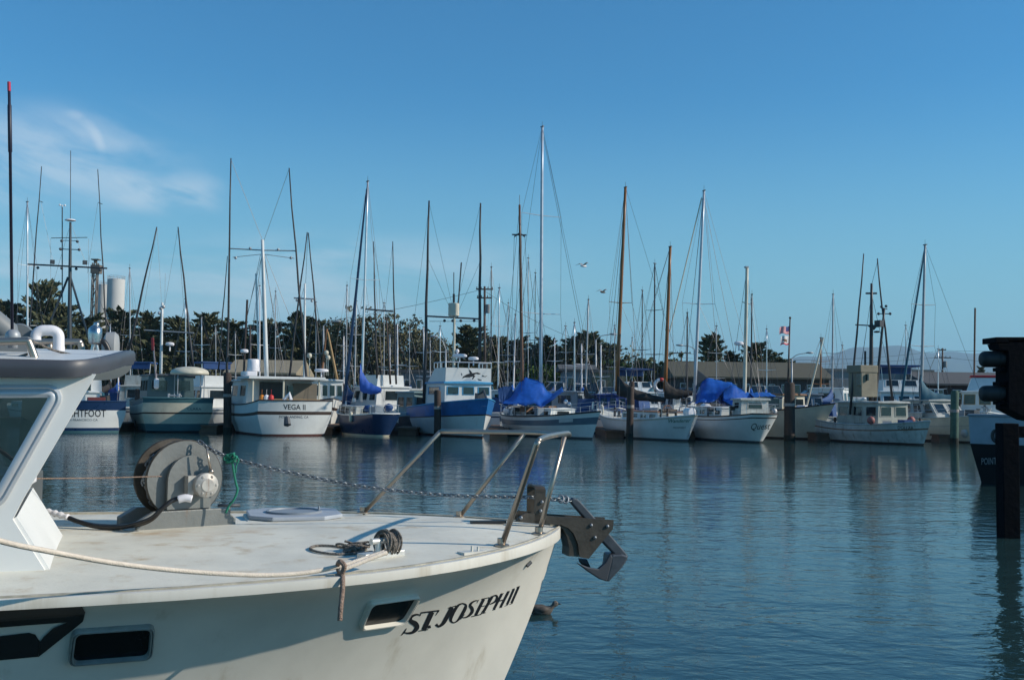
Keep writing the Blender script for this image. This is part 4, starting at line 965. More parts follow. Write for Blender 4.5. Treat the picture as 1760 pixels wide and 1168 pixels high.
o = post(b, L_(107, 520), L_(107, 356), .035, DGREY, 'wind_vane_pole', mm)
g = G(); c = L_(107, 353)
for k in range(3): g.ball(c + V((.18 * math.cos(k * 2.1), .18 * math.sin(k * 2.1), 0)), .07, 6); g.tube([c, c + V((.18 * math.cos(k * 2.1), .18 * math.sin(k * 2.1), 0))], .012, 4)
g.build('anemometer', PLAST, mm)
poles(b, (((44, 640), (71.5, 286)), ((187, 640), (168, 291))), 68)
g = G()
for x, y, wd in ((70, 345, .25), (172, 348, .25)): g.tube([L_(x - 3, y), L_(x + 4, y + 3)], .02, 4)
g.build('pole_fitting', DGREY, b)
b.wires([(L_(168, 348), L_(150, 470)), (L_(70, 346), L_(92, 455)), (L_(121, 385), L_(70, 560)), (L_(122, 385), L_(188, 560)), (L_(87, 410), L_(87, 480)), (L_(152, 410), L_(152, 520)), (L_(50, 456), L_(30, 640))])
g = G(); c = b.hz(0, b.sheer(0), 0); g.box(V((c.x + .8, -.5, c.z - .05)), (.7, 1.0, .6)); g.build('fish_box', mat('red_box', (.12, .02, .02), .6), b, bevel=.03)
g = G(); c = b.hz(0, b.sheer(0), 0); g.tube([V((c.x + .9, -1.0, c.z - .1)), V((c.x + .9, -1.0, c.z + .35))], [.35, .3], 10); g.build('gurdy', BLACK, b)
# ---- 2  cream and teal round stern with canopy ---------------------------------
b = Boat('fishing_boat', 'cream troller with teal-trimmed rounded stern and a domed cream canopy', 284, 69, -7, 12, 4.6, (2.5, 1.85, 2.1), tr=.9, bul=.3, mats=(TEAL, CREAM, BROWN), bands=((.22, 0), (.52, 1), (.57, 2), (.86, 1)), boot=BLACK, rail=TEAL, srake=.8)
L_ = lambda x, y, d=0: b.px(x, y, d)
h = b.house(-2.2, 2.2, 3.0, 2.0, m=mat('dark_teal_house', (.07, .12, .13), .5), roofm=DGREY, win=(3, 3, 3, 2))
g = G(); c = L_(326, 643, -3.4); g.lathe([(1.18, -.02), (1.2, .10), (1.1, .26), (.8, .40), (.4, .47), (.02, .49)], Matrix.Translation(c) @ Matrix.Diagonal((.9, 1, 1, 1)), 20); cn = g.build('canopy', CREAM, b, smooth=True)
for dx, dy in ((-.9, -.8), (.9, -.8), (-.9, .8), (.9, .8)): post(b, c + V((dx * .8, dy, 0)), c + V((dx * .8, dy, -1.75)), .03, ALUD, 'canopy_post', cn)
mm = b.spar(L_(276, 655), L_(279, 520), .10, .08, WHITE)
g = G(); g.tube([L_(248, 567), L_(333, 572)], .05, 6); g.ball(L_(277, 530), .14, 8); g.ball(L_(281, 527), .12, 8); g.ball(L_(274, 538), .12, 8); g.build('crosstree', ALUD, mm)
poles(b, (((222, 600), (269.5, 390)), ((334, 650), (306, 390))), 69, r=.08)
b.wires([(L_(270, 392), L_(278, 530)), (L_(306, 392), L_(282, 530)), (L_(270, 392), L_(242, 560)), (L_(306, 392), L_(318, 560)), (L_(284, 470), L_(283, 530))])
radar(b, L_(292, 594), r=.28)
g = G(); c = L_(263, 640, -2.5); g.tube([L_(263, 585, -2.5), L_(269, 665, -2.5)], .05, 6); fd = g.build('boat_hook', mat('pinkish_pole', (.45, .35, .33), .6), b); g = G(); g.tube([L_(262, 580, -2.5), L_(263, 602, -2.5)], .09, 8); g.build('pole_float', RED, fd)
fender(b, L_(269, 659, -3), PLAST, .16, .6)
cast_text(b, 'CLARA', (322, 704), (346, 705), 4.5, b.bv, DGREY)
g = G()
for x in (290, 308): g.tube([L_(x, 676, -4.8), L_(x, 690, -4.8)], .08, 6)
g.tube([L_(288, 679, -4.8), L_(312, 680, -4.8)], .06, 6); g.build('stern_roller', ALUD, b)
# ---- 3  two-striped white stern (VEGA II) ----------------------------------------
b = Boat('fishing_boat', 'white fishing boat with two dark stripes round its wide stern and an open canopied house', 462, 66.5, -14, 12.5, 5.0, (2.7, 1.75, 2.05), tr=.88, bul=.45, mats=(WHITE, BROWN), bands=((.08, 0), (.58, 0), (.68, 1), (.98, 0)), rail=BROWN, srake=.45)
L_ = lambda x, y, d=0: b.px(x, y, d)
cast_text(b, 'VEGA II', (487, 703), (525, 704), 9, b.bv, BLACK, bold=.008); cast_text(b, 'MOSS LANDING, CA', (480, 718), (530, 718.5), 4.2, b.bv, BLACK)
hx0 = -3.2
h = b.house(-2.6, 1.8, 4.3, 1.95, win=(2, 2, 3, 0), m=WHITE)
g = G(); c = b.hz(0, 0, 0).x
zt = b.dz(-2) + 1.95
def xroof(b, x0, x1, wd, z, m, name='canopy_roof'):
    g = G(); g.box(((x0 + x1) / 2, 0, z), (x1 - x0, wd, .16)); return g.build(name, m, b, bevel=.03)
rf = xroof(b, -4.3, -1.0, 4.7, zt + .16, WHITE)
for y in (-2.0, 0.2, 2.05): post(b, V((-4.1, y, b.dz(-4.1))), V((-4.1, y, zt + .1)), .06, CREAM, 'roof_post', rf)
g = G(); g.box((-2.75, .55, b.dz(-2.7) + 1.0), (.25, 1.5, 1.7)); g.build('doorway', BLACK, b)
g = G(); g.box((-2.75, -1.5, b.dz(-2.7) + 1.2), (.24, 1.5, 1.2)); g.build('tan_screen', mat('tan_screen', (.16, .14, .11), .8), b)
g = G(); g.box((-2.72, -.62, b.dz(-2.7) + 1.25), (.26, .42, .8)); g.build('side_window', GLASS, b)
g = G(); g.box((-4.6, -.35, b.dz(-4.6) + .35), (.8, 2.9, .75)); tb = g.build('bait_table', YELW, b, bevel=.03)
g = G(); g.tube([L_(488, 687, -5), L_(498, 676, -5), L_(500, 687, -5)], .12, 6); g.build('white_bundle', PLAST, b)
for x in (450, 458, 466): fender(b, L_(x, 685, -5), (ORNG, PLAST, RED)[(x - 450) // 8], .16, .4)
mm = b.spar(L_(458, 648), L_(451, 412), .15, .10, WHITE, seg=10)
g = G(); g.tube([L_(395, 427), L_(450, 430), L_(508, 431)], .04, 5); g.tube([L_(400, 442), L_(448, 437)], .02, 4); g.tube([L_(455, 437), L_(506, 444)], .02, 4)
for x, y in ((405, 443), (500, 443), (430, 427), (478, 429)): g.ball(L_(x, y), .1, 6)
g.build('crosstree', ALUD, mm)
poles(b, (((389, 700), (397, 272)), ((531, 705), (497, 289))), 66.5, r=.085); poles(b, (((375, 640), (391, 440)),), 66.5, r=.05)
b.wires([(L_(452, 432), L_(420, 560)), (L_(448, 436), L_(400, 660)), (L_(454, 436), L_(485, 640)), (L_(456, 437), L_(520, 600)), (L_(397, 275), L_(452, 415)), (L_(497, 290), L_(453, 415)), (L_(450, 436), L_(425, 640)), (L_(453, 440), L_(490, 640))], r=.016)
post(b, L_(445, 640), L_(440, 470), .06, WHITE, 'derrick', mm); post(b, L_(419, 640), L_(425, 515), .07, BROWN, 'exhaust_stack')
g = G(); c = L_(436, 648); g.lathe([(.35, -.1), (.42, -.1), (.42, .15), (.40, .15), (.40, .6), (.36, .66), (.3, .68)], Matrix.Translation(L_(436, 635)), 18); g.build('ice_barrel', PLAST, b, smooth=40)
radar(b, L_(420, 606), r=.26); g = G(); g.box(L_(428, 642), (1.2, .8, .3)); g.build('life_raft', PLAST, b, bevel=.06)
g = G(); g.lathe([(.02, 0), (.16, .02), (.22, .5), (.02, .6)], Matrix.Translation(L_(493, 716, -6.6)) @ Matrix.Rotation(.4, 4, 'Y') @ Matrix.Rotation(math.pi, 4, 'X'), 8); g.build('hanging_float', DGREY, b)
# ---- 4  navy sloop -------------------------------------------------------------
b = Boat('sailboat', 'navy-hulled sloop with a furled blue headsail and blue boom cover', 622, 65, -19, 8.6, 2.7, (1.55, 1.2, 1.35), kind='counter', tr=.62, mats=(NAVY, mat('blue_stern', (.015, .05, .3), .35)), bands=((.5, 0),), boot=CREAM, rail=WHITE, rake=1.3, srake=.7)
L_ = lambda x, y, d=0: b.px(x, y, d)
b.house(-1.2, 2.3, 1.7, .55, win=(3, 3, 0, 1), m=GREYW, wz=(.3, .8), name='cabin_trunk', roofh=.04, over=.03)
b.sailrig(L_(621, 690), L_(632, 312), .085, ALU, spread=(.55,), sw=.95, boom=(L_(619, 668), L_(655, 674)), cov=mat('bright_blue_canvas', (.012, .08, .38), .7, var=.2), covr=.3, covup=1.1)
g = G(); g.tube(smooth_path([L_(590, 694), L_(603, 590), L_(630, 325)], 4), [.11, .11, .11, .11, .10, .09, .08, .06, .04], 8); g.build('furled_headsail', NAVY, b, smooth=True)
b.stanchions(.55, n=8)
for x, y in ((603, 716), (632, 719)): fender(b, L_(x, y, -2.2), CREAM, .12, .55)
g = G(); g.ball(L_(633, 702, -2), (.4, .3, .25), 8); g.ball(L_(668, 700, -3), (.35, .3, .25), 8); g.build('canvas_bag', TARPD, b, smooth=True)
g = G(); g.tube([L_(590, 712, 3), L_(594, 700, 3)], .12, 8); g.tube([L_(608, 684, 3), L_(608, 690, 3)], .12, 8); g.build('winch', ALU, b)
# ---- 5  orca boat -------------------------------------------------------------
b = Boat('fishing_boat', 'white and blue fishing boat with a black orca painted on its upper house', 774, 67, 180 - 19, 13.5, 4.4, (2.3, 1.72, 1.45), tr=.8, bul=.4, mats=(BLUE, WHITE, BROWN), bands=((.56, 1), (.60, 2)), boot=REDB, rail=LBLUE, rake=1.1, bp=2.4)
L_ = lambda x, y, d=0: b.px(x, y, d)
ho = b.house(-1.0, 3.3, 3.1, 1.37, win=(1, 1, 3, 1), fr=-.05, zb=1.85, framem=LBLUE, roofm=LBLUE, roofh=.12, over=.1, taper=.97)
fz = b.top
up = b.house(-.3, 3.25, 3.0, .88, zb=fz - .02, roofh=0, name='flying_bridge', br=1.4, fr=.05, taper=.99)
g = G(); hw = 1.5
for k, (x, y) in enumerate([(1.0, -hw), (1.7, -hw), (2.5, -hw), (3.25, -hw), (3.3, -.7), (3.3, 0), (3.3, .7), (3.25, hw), (2.5, hw), (1.7, hw), (1.0, hw)]): g.tube([V((x, y, fz + .84)), V((x, y, fz + 1.2))], .03, 5)
for z in (1.2,): g.tube([V((1.0, -hw, fz + z)), V((3.25, -hw, fz + z)), V((3.3, 0, fz + z)), V((3.25, hw, fz + z)), V((1.0, hw, fz + z))], .035, 5)
g.build('bridge_rail', ALU, up)
bvU = BVHTree.FromPolygons([b.M @ v.co for v in up.data.vertices], [tuple(p.vertices) for p in up.data.polygons])
KO = 7.3
def co(p): return [(700 + x / KO, 590 + y / KO) for x, y in p]
ORC = [co([(690, 440), (700, 415), (745, 388), (785, 375), (770, 322), (800, 345), (815, 372), (880, 362), (925, 378), (900, 388), (860, 380), (835, 400), (855, 405), (825, 448), (810, 452), (828, 412), (780, 425), (720, 425)]), co([(880, 440), (935, 458), (930, 468), (895, 460)]), co([(675, 372), (684, 372), (690, 400), (682, 402)]), co([(935, 395), (975, 412), (1005, 400), (985, 418), (945, 415)])]
cast_poly(b, ORC, bvU, BLACK, 'painted_orca', .01, 0, parent=up)
cast_poly(b, [co([(745, 440), (790, 430), (805, 460), (850, 455), (870, 470), (700, 465)])], bvU, mat('pale_grey_paint', (.42, .46, .5), .5), 'painted_wave', .008, 0, parent=up)
radar(b, L_(790, 614), r=.48); radar(b, L_(814, 619), r=.36); g = G(); g.ball(L_(786, 603), .14, 8); g.tube([L_(786, 603), L_(786, 615)], .05); g.build('gps_dome', PLAST, b, smooth=True)
mm = b.spar(L_(780, 640), L_(781, 520), .10, .08, CREAM)
g = G(); g.lathe([(.33, -.42), (.36, -.40), (.36, .40), (.30, .42)], Matrix.Translation(L_(780, 532)), 14); cnr = g.build('crow_nest', CREAM, mm, smooth=40)
post(b, L_(786, 545), L_(793, 451), .05, DGREY, 'top_pole', mm); post(b, L_(780, 520), L_(780, 468), .03, DGREY, 'antenna', mm); post(b, L_(780, 520), L_(780, 505), .08, BLACK, 'mast_cap', mm)
g = G(); g.tube([L_(732, 543), L_(826, 548)], .06, 6); g.tube([L_(738, 552), L_(822, 552)], .015, 4)
for x in (764, 778, 792, 815): g.ball(L_(x, 551), .1, 6)
g.build('crosstree', DGREY, mm)
poles(b, (((729, 700), (737.5, 345)), ((824, 640), (826, 349))), 67, r=.12, m=POLEM)
b.wires([(L_(738, 350), L_(776, 520)), (L_(826, 350), L_(786, 520)), (L_(736, 445), L_(778, 540)), (L_(825, 450), L_(786, 540)), (L_(738, 350), L_(700, 640))])
g = G(); a = V((b.Ln / 2 - .5, 0, b.sheer(1))); g.tube([a + V((.3, 0, -.1)), a + V((-.3, 0, .5)), a + V((-.9, 0, .3))], .07, 6); g.box(a + V((-.9, 0, .1)), (.5, .5, .5)); g.build('anchor_winch', DGREY, b)
cast_text(b, 'JULIE', (842, 703), (853, 700), 6, b.bv, WHITE)
g = G(); g.box((-4.5, 0, b.dz(-4.5) + .45), (2.2, 2.4, .9)); g.build('hold_cover', GREYB, b, bevel=.05)
# ---- 6  white ketch with blue tarpaulin, tallest mast ---------------------------
b = Boat('sailboat', 'white ketch with slate stripe, the tallest aluminium mast and a blue tarpaulin tent', 940, 66, 180 - 33, 11.5, 3.5, (1.65, 1.22, 1.42), kind='double', mats=(WHITE, mat('slate_stripe', (.10, .15, .2), .4)), bands=((.52, 0), (.80, 1)), boot=DGREY, rail=BROWN, rake=1.0, bp=2.6)
L_ = lambda x, y, d=0: b.px(x, y, d)
b.house(-3.0, 1.8, 1.9, .5, win=(3, 3, 1, 0), wz=(.3, .75), name='cabin_trunk', m=WHITE, roofh=.06, over=.04)
cast_poly(b, [[(961, 719), (985, 717.5), (985, 724.5), (961, 726)]], b.bv, mat('name_board', (.5, .52, .52), .5), 'name_board', .02, 1)
mm = b.sailrig(L_(929, 700), L_(932, 218), .12, mat('silver_spar', (.46, .5, .55), .4, .3), spread=(.33, .68), sw=1.5)
ms_ = b.spar(L_(898, 690), L_(893, 352), .12, .07, mat('brown_spar', (.12, .06, .035), .45, var=.2), 'mizzen_mast')
g = G(); g.tube([L_(880, 403), L_(905, 404)], .05, 6); g.tube([L_(884, 407), L_(893, 400), L_(902, 407)], .04, 5); g.build('crosstree', DGREY, ms_); post(b, L_(893, 352), L_(893, 335), .02, WIRE, 'antenna', ms_)
b.wires([(L_(893, 403), L_(880, 690)), (L_(893, 403), L_(912, 690)), (L_(884, 404), L_(876, 680)), (L_(902, 404), L_(916, 680)), (L_(893, 355), L_(860, 700)), (L_(932, 225), L_(1022, 690))], 'mizzen_rigging', .013)
b.tarp([(864, 684), (880, 676), (892, 657), (903, 648), (918, 652), (932, 656), (940, 672), (950, 676), (966, 665)], [(862, 694), (876, 694), (888, 694), (902, 697), (918, 693), (930, 701), (944, 690), (955, 682), (968, 672)], 1.35)
b.tarp([(856, 668), (866, 664), (880, 664)], [(858, 690), (868, 696), (884, 694)], .8, m=TARPD)
b.stanchions(.6, n=9)
g = G(); g.tube([L_(1018, 703), L_(1019, 690)], .05, 6); g.build('rudder_post', ALU, b); g = G(); g.ball(L_(972, 690), .16, 6); g.ball(L_(978, 694), .14, 6); g.build('fender_pair', ALU, b)
g = G()
for k, (x, y, m_) in enumerate(((905, 703, 0), (925, 704, 0), (945, 702, 0))): g.box(L_(x, y), (.7, .6, .35))
g.build('deck_box', mat('deck_box_wood', (.2, .11, .06), .6), b)
# ---- 7  white schooner with varnished spars ------------------------------------
b = Boat('sailboat', 'white canoe-sterned schooner with two varnished orange-brown masts and dark sail covers', 1103, 66, -27, 13.5, 3.5, (1.7, 1.15, 1.55), kind='double', mats=(WHITE, mat('cream_trim', (.45, .43, .36), .5)), bands=((.92, 0), (.97, 1)), boot=DGREY, rail=WHITE, rake=1.6, srake=1.5)
L_ = lambda x, y, d=0: b.px(x, y, d)
GRS = mat('green_script', (.05, .15, .1), .5)
cast_text(b, 'Wanderer', (1149, 726), (1187, 725), 6, b.bv, GRS, shear=.35, bold=.01); cast_text(b, 'MONTEREY', (1157, 736), (1179, 736), 3, b.bv, DGREY)
b.house(-3.8, 1.0, 1.9, .5, win=(4, 4, 0, 0), wz=(.3, .75), name='cabin_trunk', roofh=.06, over=.05, roofm=mat('teak_top', (.25, .11, .05), .6))
for (f, t, sp, bm_) in (((1060, 672), (1075, 322), (1063, 520), ((1060, 676), (1142, 690))), ((1143, 672), (1152, 424), None, ((1142, 682), (1190, 678)))):
    m1 = b.sailrig(L_(*f), L_(*t), .13, WOOD, spread=(.43,) if sp else (), sw=.8, boom=(L_(*bm_[0]), L_(*bm_[1])), boomm=WOOD, cov=CANV, covr=.26, covup=.9, fore=bool(sp))
g = G(); g.tube([L_(1150, 565), L_(1208, 325)], .07, 6); 
b.wires([(L_(1075, 325), L_(1050, 690)), (L_(1075, 325), L_(1098, 690)), (L_(1152, 430), L_(1125, 690)), (L_(1152, 430), L_(1160, 690)), (L_(1075, 330), L_(1038, 700)), (L_(1150, 430), L_(1080, 660))], 'stays', .016)
b.stanchions(.55, n=9)
g = G(); c = L_(1147, 705, -3); g.tube([c + V((.02 * math.cos(a), .3 * math.cos(a), .3 * math.sin(a))) for a in [2 * math.pi * k / 14 for k in range(14)]], .03, 5, closed=True)
for k in range(4): a = k * .785; g.tube([c + V((0, .33 * math.cos(a), .33 * math.sin(a))), c - V((0, .33 * math.cos(a), .33 * math.sin(a)))], .018, 4)
g.build('steering_wheel', mat('teak_top', (0, 0, 0)), b)
# ---- 8  white ketch with blue tarpaulins, cream mizzen -------------------------
b = Boat('sailboat', 'white ketch with bright blue tarpaulins over the boom and cockpit and a cream mizzen mast', 1236, 65, -24, 12.5, 3.7, (2.0, 1.4, 1.65), kind='counter', tr=.42, mats=(WHITE, BROWN), bands=((.84, 0), (.88, 1), (.97, 0)), boot=DGREY, rail=BROWN, rake=1.4, srake=1.3)
L_ = lambda x, y, d=0: b.px(x, y, d)
cast_text(b, 'Quest', (1291, 738), (1324, 737), 11, b.bv, BLACK, shear=.35)
b.house(-2.6, 2.0, 2.1, .55, win=(4, 4, 0, 0), wz=(.3, .75), name='cabin_trunk', roofh=.06, over=.05)
b.house(-5.0, -3.8, 1.8, 1.0, win=(1, 1, 1, 1), m=GREYW, name='pilot_house')
b.sailrig(L_(1193, 690), L_(1210, 328), .11, mat('silver_spar', (0, 0, 0)), spread=(.46,), sw=1.1)
m1 = b.spar(L_(1279, 705), L_(1284, 458), .13, .1, CREAM, 'mizzen_mast')
g = G(); g.tube([L_(1276, 519), L_(1290, 523)], .03, 5); g.box(L_(1283, 459), (.25, .2, .1)); g.build('crosstree', ALUD, m1); radar(b, L_(1270, 593), r=.3, parent=m1)
b.wires([(L_(1284, 460), L_(1250, 700)), (L_(1284, 460), L_(1310, 700)), (L_(1209, 330), L_(1172, 700)), (L_(1209, 330), L_(1240, 700)), (L_(1209, 335), L_(1278, 690))], 'stays', .014)
post(b, L_(1206, 340), L_(1151, 570), .04, CREAM, 'furled_stay')
b.tarp([(1196, 686), (1205, 658), (1214, 649), (1230, 652), (1245, 656), (1258, 657)], [(1186, 694), (1198, 691), (1212, 692), (1224, 688), (1236, 672), (1250, 662)], 1.3)
b.tarp([(1240, 666), (1258, 658), (1270, 666), (1284, 674), (1293, 678)], [(1236, 688), (1252, 697), (1268, 700), (1280, 702), (1296, 702)], 1.2)
b.tarp([(1288, 676), (1305, 674), (1322, 675), (1334, 681)], [(1291, 682), (1305, 681), (1320, 681), (1336, 683)], 1.4)
g = G(); s_ = L_(1196, 640); g.prism([L_(1196, 632), L_(1222, 652), L_(1196, 668)], V((0, .08, 0))); g.build('grey_jib', mat('grey_sailcloth', (.08, .085, .09), .8), b)
b.stanchions(.6, n=9)
# ---- 9  cream wooden boat with bow to the right --------------------------------
b = Boat('fishing_boat', 'cream wooden boat with raked bow, low dark cabin and rust-stained rail behind the flag pile', 1330, 69, 180 - 52, 9.5, 3.3, (2.3, 1.6, 1.5), tr=.8, bul=.3, mats=(CREAM,), boot=BROWN, rail=BROWN, rake=1.6)
L_ = lambda x, y, d=0: b.px(x, y, d)
b.house(-2.5, 1.6, 2.5, 1.6, win=(3, 3, 2, 0), m=CREAM, roofm=mat('rust_roof', (.2, .1, .05), .7))
g = G(); g.box(L_(1370, 708, -2), (1.1, .8, .5)); g.build('brown_crate', YELW, b, bevel=.02); post(b, L_(1384, 708), L_(1415, 580), .06, CREAM, 'bowsprit_pole')
g = G(); g.ball(L_(1331, 706, -3), .18, 8); g.build('pale_float', PLAST, b, smooth=True)
# ---- 10 rust-streaked grey fishing boat ---------------------------------------
b = Boat('fishing_boat', 'rust-streaked grey-white fishing boat with tall dark mast and a tan watch tower', 1500, 63, 180 - 40, 9.6, 3.3, (1.38, 1.08, 1.4), tr=.7, bul=.3, mats=(GREYW, mat('rust_belt', (.22, .13, .08), .7, var=.4, scale=3)), bands=((.62, 0), (.70, 1)), boot=BROWN, rail=GREYW, rake=.7, bp=2.6)
L_ = lambda x, y, d=0: b.px(x, y, d)
cast_text(b, 'DOLLAR', (1543, 737), (1570, 738), 5.5, b.bv, BLACK)
b.house(-1.9, 1.8, 2.3, 1.6, win=(3, 3, 2, 1), m=mat('stained_house', (.33, .34, .3), .6, var=.2, streak=(.15, .09, .04), streak_amt=.4), roofm=GREYW)
tw_ = G(); tw_.box(L_(1483, 655), (1.2, 1.2, 1.9)); tw_.box(L_(1482, 634), (1.3, 1.3, .45)); tw = tw_.build('watch_tower', mat('tan_tower', (.2, .18, .13), .7, var=.2), b, bevel=.04); g = G(); g.box(L_(1476, 652, -.65), (.35, .1, .7)); g.box(L_(1490, 648, -.65), (.22, .1, .4)); g.build('tower_window', GLASS, tw)
mm = b.spar(L_(1497, 690), L_(1498, 487), .14, .07, POLEM, seg=10)
g = G(); g.tube([L_(1488, 504), L_(1507, 504)], .06, 5); g.prism([L_(1489, 558), L_(1508, 558), L_(1500, 567)], V((0, .1, 0))); g.tube([L_(1470, 558), L_(1490, 559)], .04, 5); g.box(L_(1511, 556), (.5, .3, .4)); g.ball(L_(1507, 570), (.25, .15, .07), 8); g.build('crosstree', DGREY, mm)
dk2 = b.spar(L_(1504, 690), L_(1520, 530), .10, .06, POLEM, 'derrick'); g = G(); g.tube([L_(1509, 539), L_(1530, 539)], .03, 5); g.tube([L_(1515, 529), L_(1525, 531)], .03, 5)
for x, y in ((1510, 539), (1530, 539), (1515, 527), (1523, 526)): g.ball(L_(x, y), .09, 6)
g.build('lamp_cluster', DGREY, dk2)
poles(b, (((1461, 712), (1484.5, 436)), ((1534, 690), (1508, 444))), 63, r=.075)
b.wires([(L_(1498, 505), L_(1470, 700)), (L_(1498, 505), L_(1540, 690)), (L_(1490, 560), L_(1478, 640)), (L_(1508, 450), L_(1498, 490))], r=.014)
post(b, L_(1487, 628), L_(1487, 603), .07, POLEM, 'stack', tw)
for x, y in ((1497, 722), (1566, 722)):
    g = G(); g.ball(L_(x, y, -2.5), .24, 10); g.build('buoy', mat('faded_buoy', (.3, .1, .09), .6, var=.3), b, smooth=True)
g = G(); g.box(L_(1526, 715, -1), (1.2, .8, .5)); g.build('fish_tote', mat('green_tote', (.04, .25, .2), .6), b, bevel=.04)
# ---- 11 teal-covered sloop ------------------------------------------------------
b = Boat('sailboat', 'beige sloop with a dark teal boom cover and a sloped cabin beside the green pile', 1612, 67, 180 - 38, 9.5, 3.1, (1.7, 1.35, 1.3), tr=.75, mats=(CREAM, mat('cream_trim', (0, 0, 0))), bands=((.6, 0), (.66, 1)), boot=BROWN, rail=CREAM, rake=1.4)
L_ = lambda x, y, d=0: b.px(x, y, d)
b.house(-2.2, 1.6, 2.2, 1.25, win=(3, 3, 2, 1), m=mat('grey_gelcoat', (.4, .41, .38), .4), fr=-1.1, wz=(.4, .85), name='cabin')
b.sailrig(L_(1583, 694), L_(1590, 421), .10, ALUD, spread=(.36, .62), sw=.9, boom=(L_(1582, 690), L_(1642, 686)), cov=TEALC, covr=.3, covup=1.2)
g = G(); g.tube(smooth_path([L_(1547, 700), L_(1562, 600), L_(1589, 432)], 4), [.07, .08, .08, .08, .08, .07, .06, .05, .03], 8); g.build('furled_headsail', TEALC, b, smooth=True)
b.stanchions(.55, n=7)
# ---- 12 cabin cruiser with red canopy ------------------------------------------
b = Boat('motorboat', 'white cabin cruiser with tan window frames under a red awning at the right', 1692, 69, 178, 9.5, 3.3, (1.9, 1.5, 1.4), tr=.9, mats=(WHITE, DGREY), bands=((.7, 0), (.76, 1)), boot=NAVY, rail=WHITE, rake=1.3)
L_ = lambda x, y, d=0: b.px(x, y, d)
b.house(-2.0, 1.6, 2.9, 1.7, win=(3, 3, 3, 1), m=WHITE, framem=YELW, zb=b.dz(0) - .1, wz=(.55, .9)); b.house(-1.4, 1.4, 2.1, .9, zb=b.top - .02, roofh=0, name='flying_bridge', fr=-.4, taper=.7)
g = G(); g.box(L_(1695, 647), (2.3, 2.0, .12)); aw = g.build('awning', REDC, b, bevel=.05)
for dx in (-1, 1): post(b, L_(1695 + dx * 22, 648), L_(1695 + dx * 22, 668), .03, YELW, 'awning_post', aw)
post(b, L_(1674, 672), L_(1676, 529), .06, mat('brown_spar', (0, 0, 0)), 'pole')
g = G(); g.ball(L_(1660, 742, -4.5), (.9, .45, .5), 10); g.build('inflatable_tender', mat('pale_pvc', (.4, .42, .42), .4), b, smooth=True)
# ---- 13 black-hulled stern at the right edge -------------------------------------
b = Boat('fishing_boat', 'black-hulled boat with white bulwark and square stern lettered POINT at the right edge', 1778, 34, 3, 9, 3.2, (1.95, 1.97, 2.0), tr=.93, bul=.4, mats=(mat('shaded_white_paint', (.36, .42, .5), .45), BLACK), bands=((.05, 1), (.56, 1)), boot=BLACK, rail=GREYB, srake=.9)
L_ = lambda x, y, d=0: b.px(x, y, d)
cast_text(b, 'POINT', (1687, 798), (1713, 797), 11.5, b.bv, ALU, bold=.006)
q = b.cast(1713, 748, b.bv, .02)
if q: g = G(); g.tube([q + V((0, .11 * math.cos(a), .17 * math.sin(a))) for a in [2 * math.pi * k / 16 for k in range(16)]], .05, 8, closed=True); g.build('chock_ring', BLACK, b, smooth=True)
for _m in ():
    pass

# fixed deck gear on the front-row boats
GEARM = [DGREY, GREYB, mat('deck_box_wood', (0, 0, 0)), CREAM, TARPD, BLACK, ALUD, RUSTY]
rg = random.Random(21)
for o in [o for o in list(COL.objects) if o.parent is None and o.get('label') in FRONT]:
    b = FRONT[o['label']]
    for k in range(11):
        u = rg.uniform(.06, .9); q = b.hz(u, b.sheer(u), 1); x, y, z = q.x, rg.uniform(-.8, .8) * abs(q.y), b.sheer(u) - b.bul
        kind = rg.choice(('vent_cowl', 'deck_locker', 'winch', 'deck_hatch', 'life_raft', 'samson_post', 'deck_locker', 'net_roller')); g = G(); m = rg.choice(GEARM)
        if kind == 'vent_cowl': g.tube(smooth_path([V((x, y, z)), V((x, y, z + .4)), V((x + .08, y, z + .52)), V((x + .2, y, z + .52))], 3), [.07] * 6 + [.08, .1, .13, .13], 8); m = rg.choice((PLAST, ALUD, CREAM))
        elif kind == 'deck_locker': g.box((x, y, z + .2), (rg.uniform(.4, .9), rg.uniform(.35, .7), rg.uniform(.35, .7)), rz=rg.uniform(-.2, .2))
        elif kind == 'winch': g.lathe([(.16, 0), (.16, .08), (.09, .14), (.09, .3), (.14, .36), (.14, .4)], Matrix.Translation((x, y, z)), 10); m = rg.choice((ALUD, RUSTY, DGREY))
        elif kind == 'deck_hatch': g.box((x, y, z + .08), (.6, .55, .14))
        elif kind == 'life_raft': g.tube([V((x - .35, y, z + .25)), V((x - .33, y, z + .25)), V((x + .33, y, z + .25)), V((x + .35, y, z + .25))], [.2, .26, .26, .2], 12); m = PLAST
        elif kind == 'samson_post': g.tube([V((x, y, z)), V((x, y, z + .6))], .07, 8); g.tube([V((x, y - .2, z + .45)), V((x, y + .2, z + .45))], .04, 6); m = rg.choice((WOODD, DGREY))
        else:
            g.tube([V((x, y - .45, z + .45)), V((x, y + .45, z + .45))], .13, 10)
            for s_ in (-.5, .5): g.box((x, y + s_, z + .28), (.2, .06, .58))
            m = rg.choice((RUSTY, DGREY))
        g.build(kind, m, b, smooth=40)
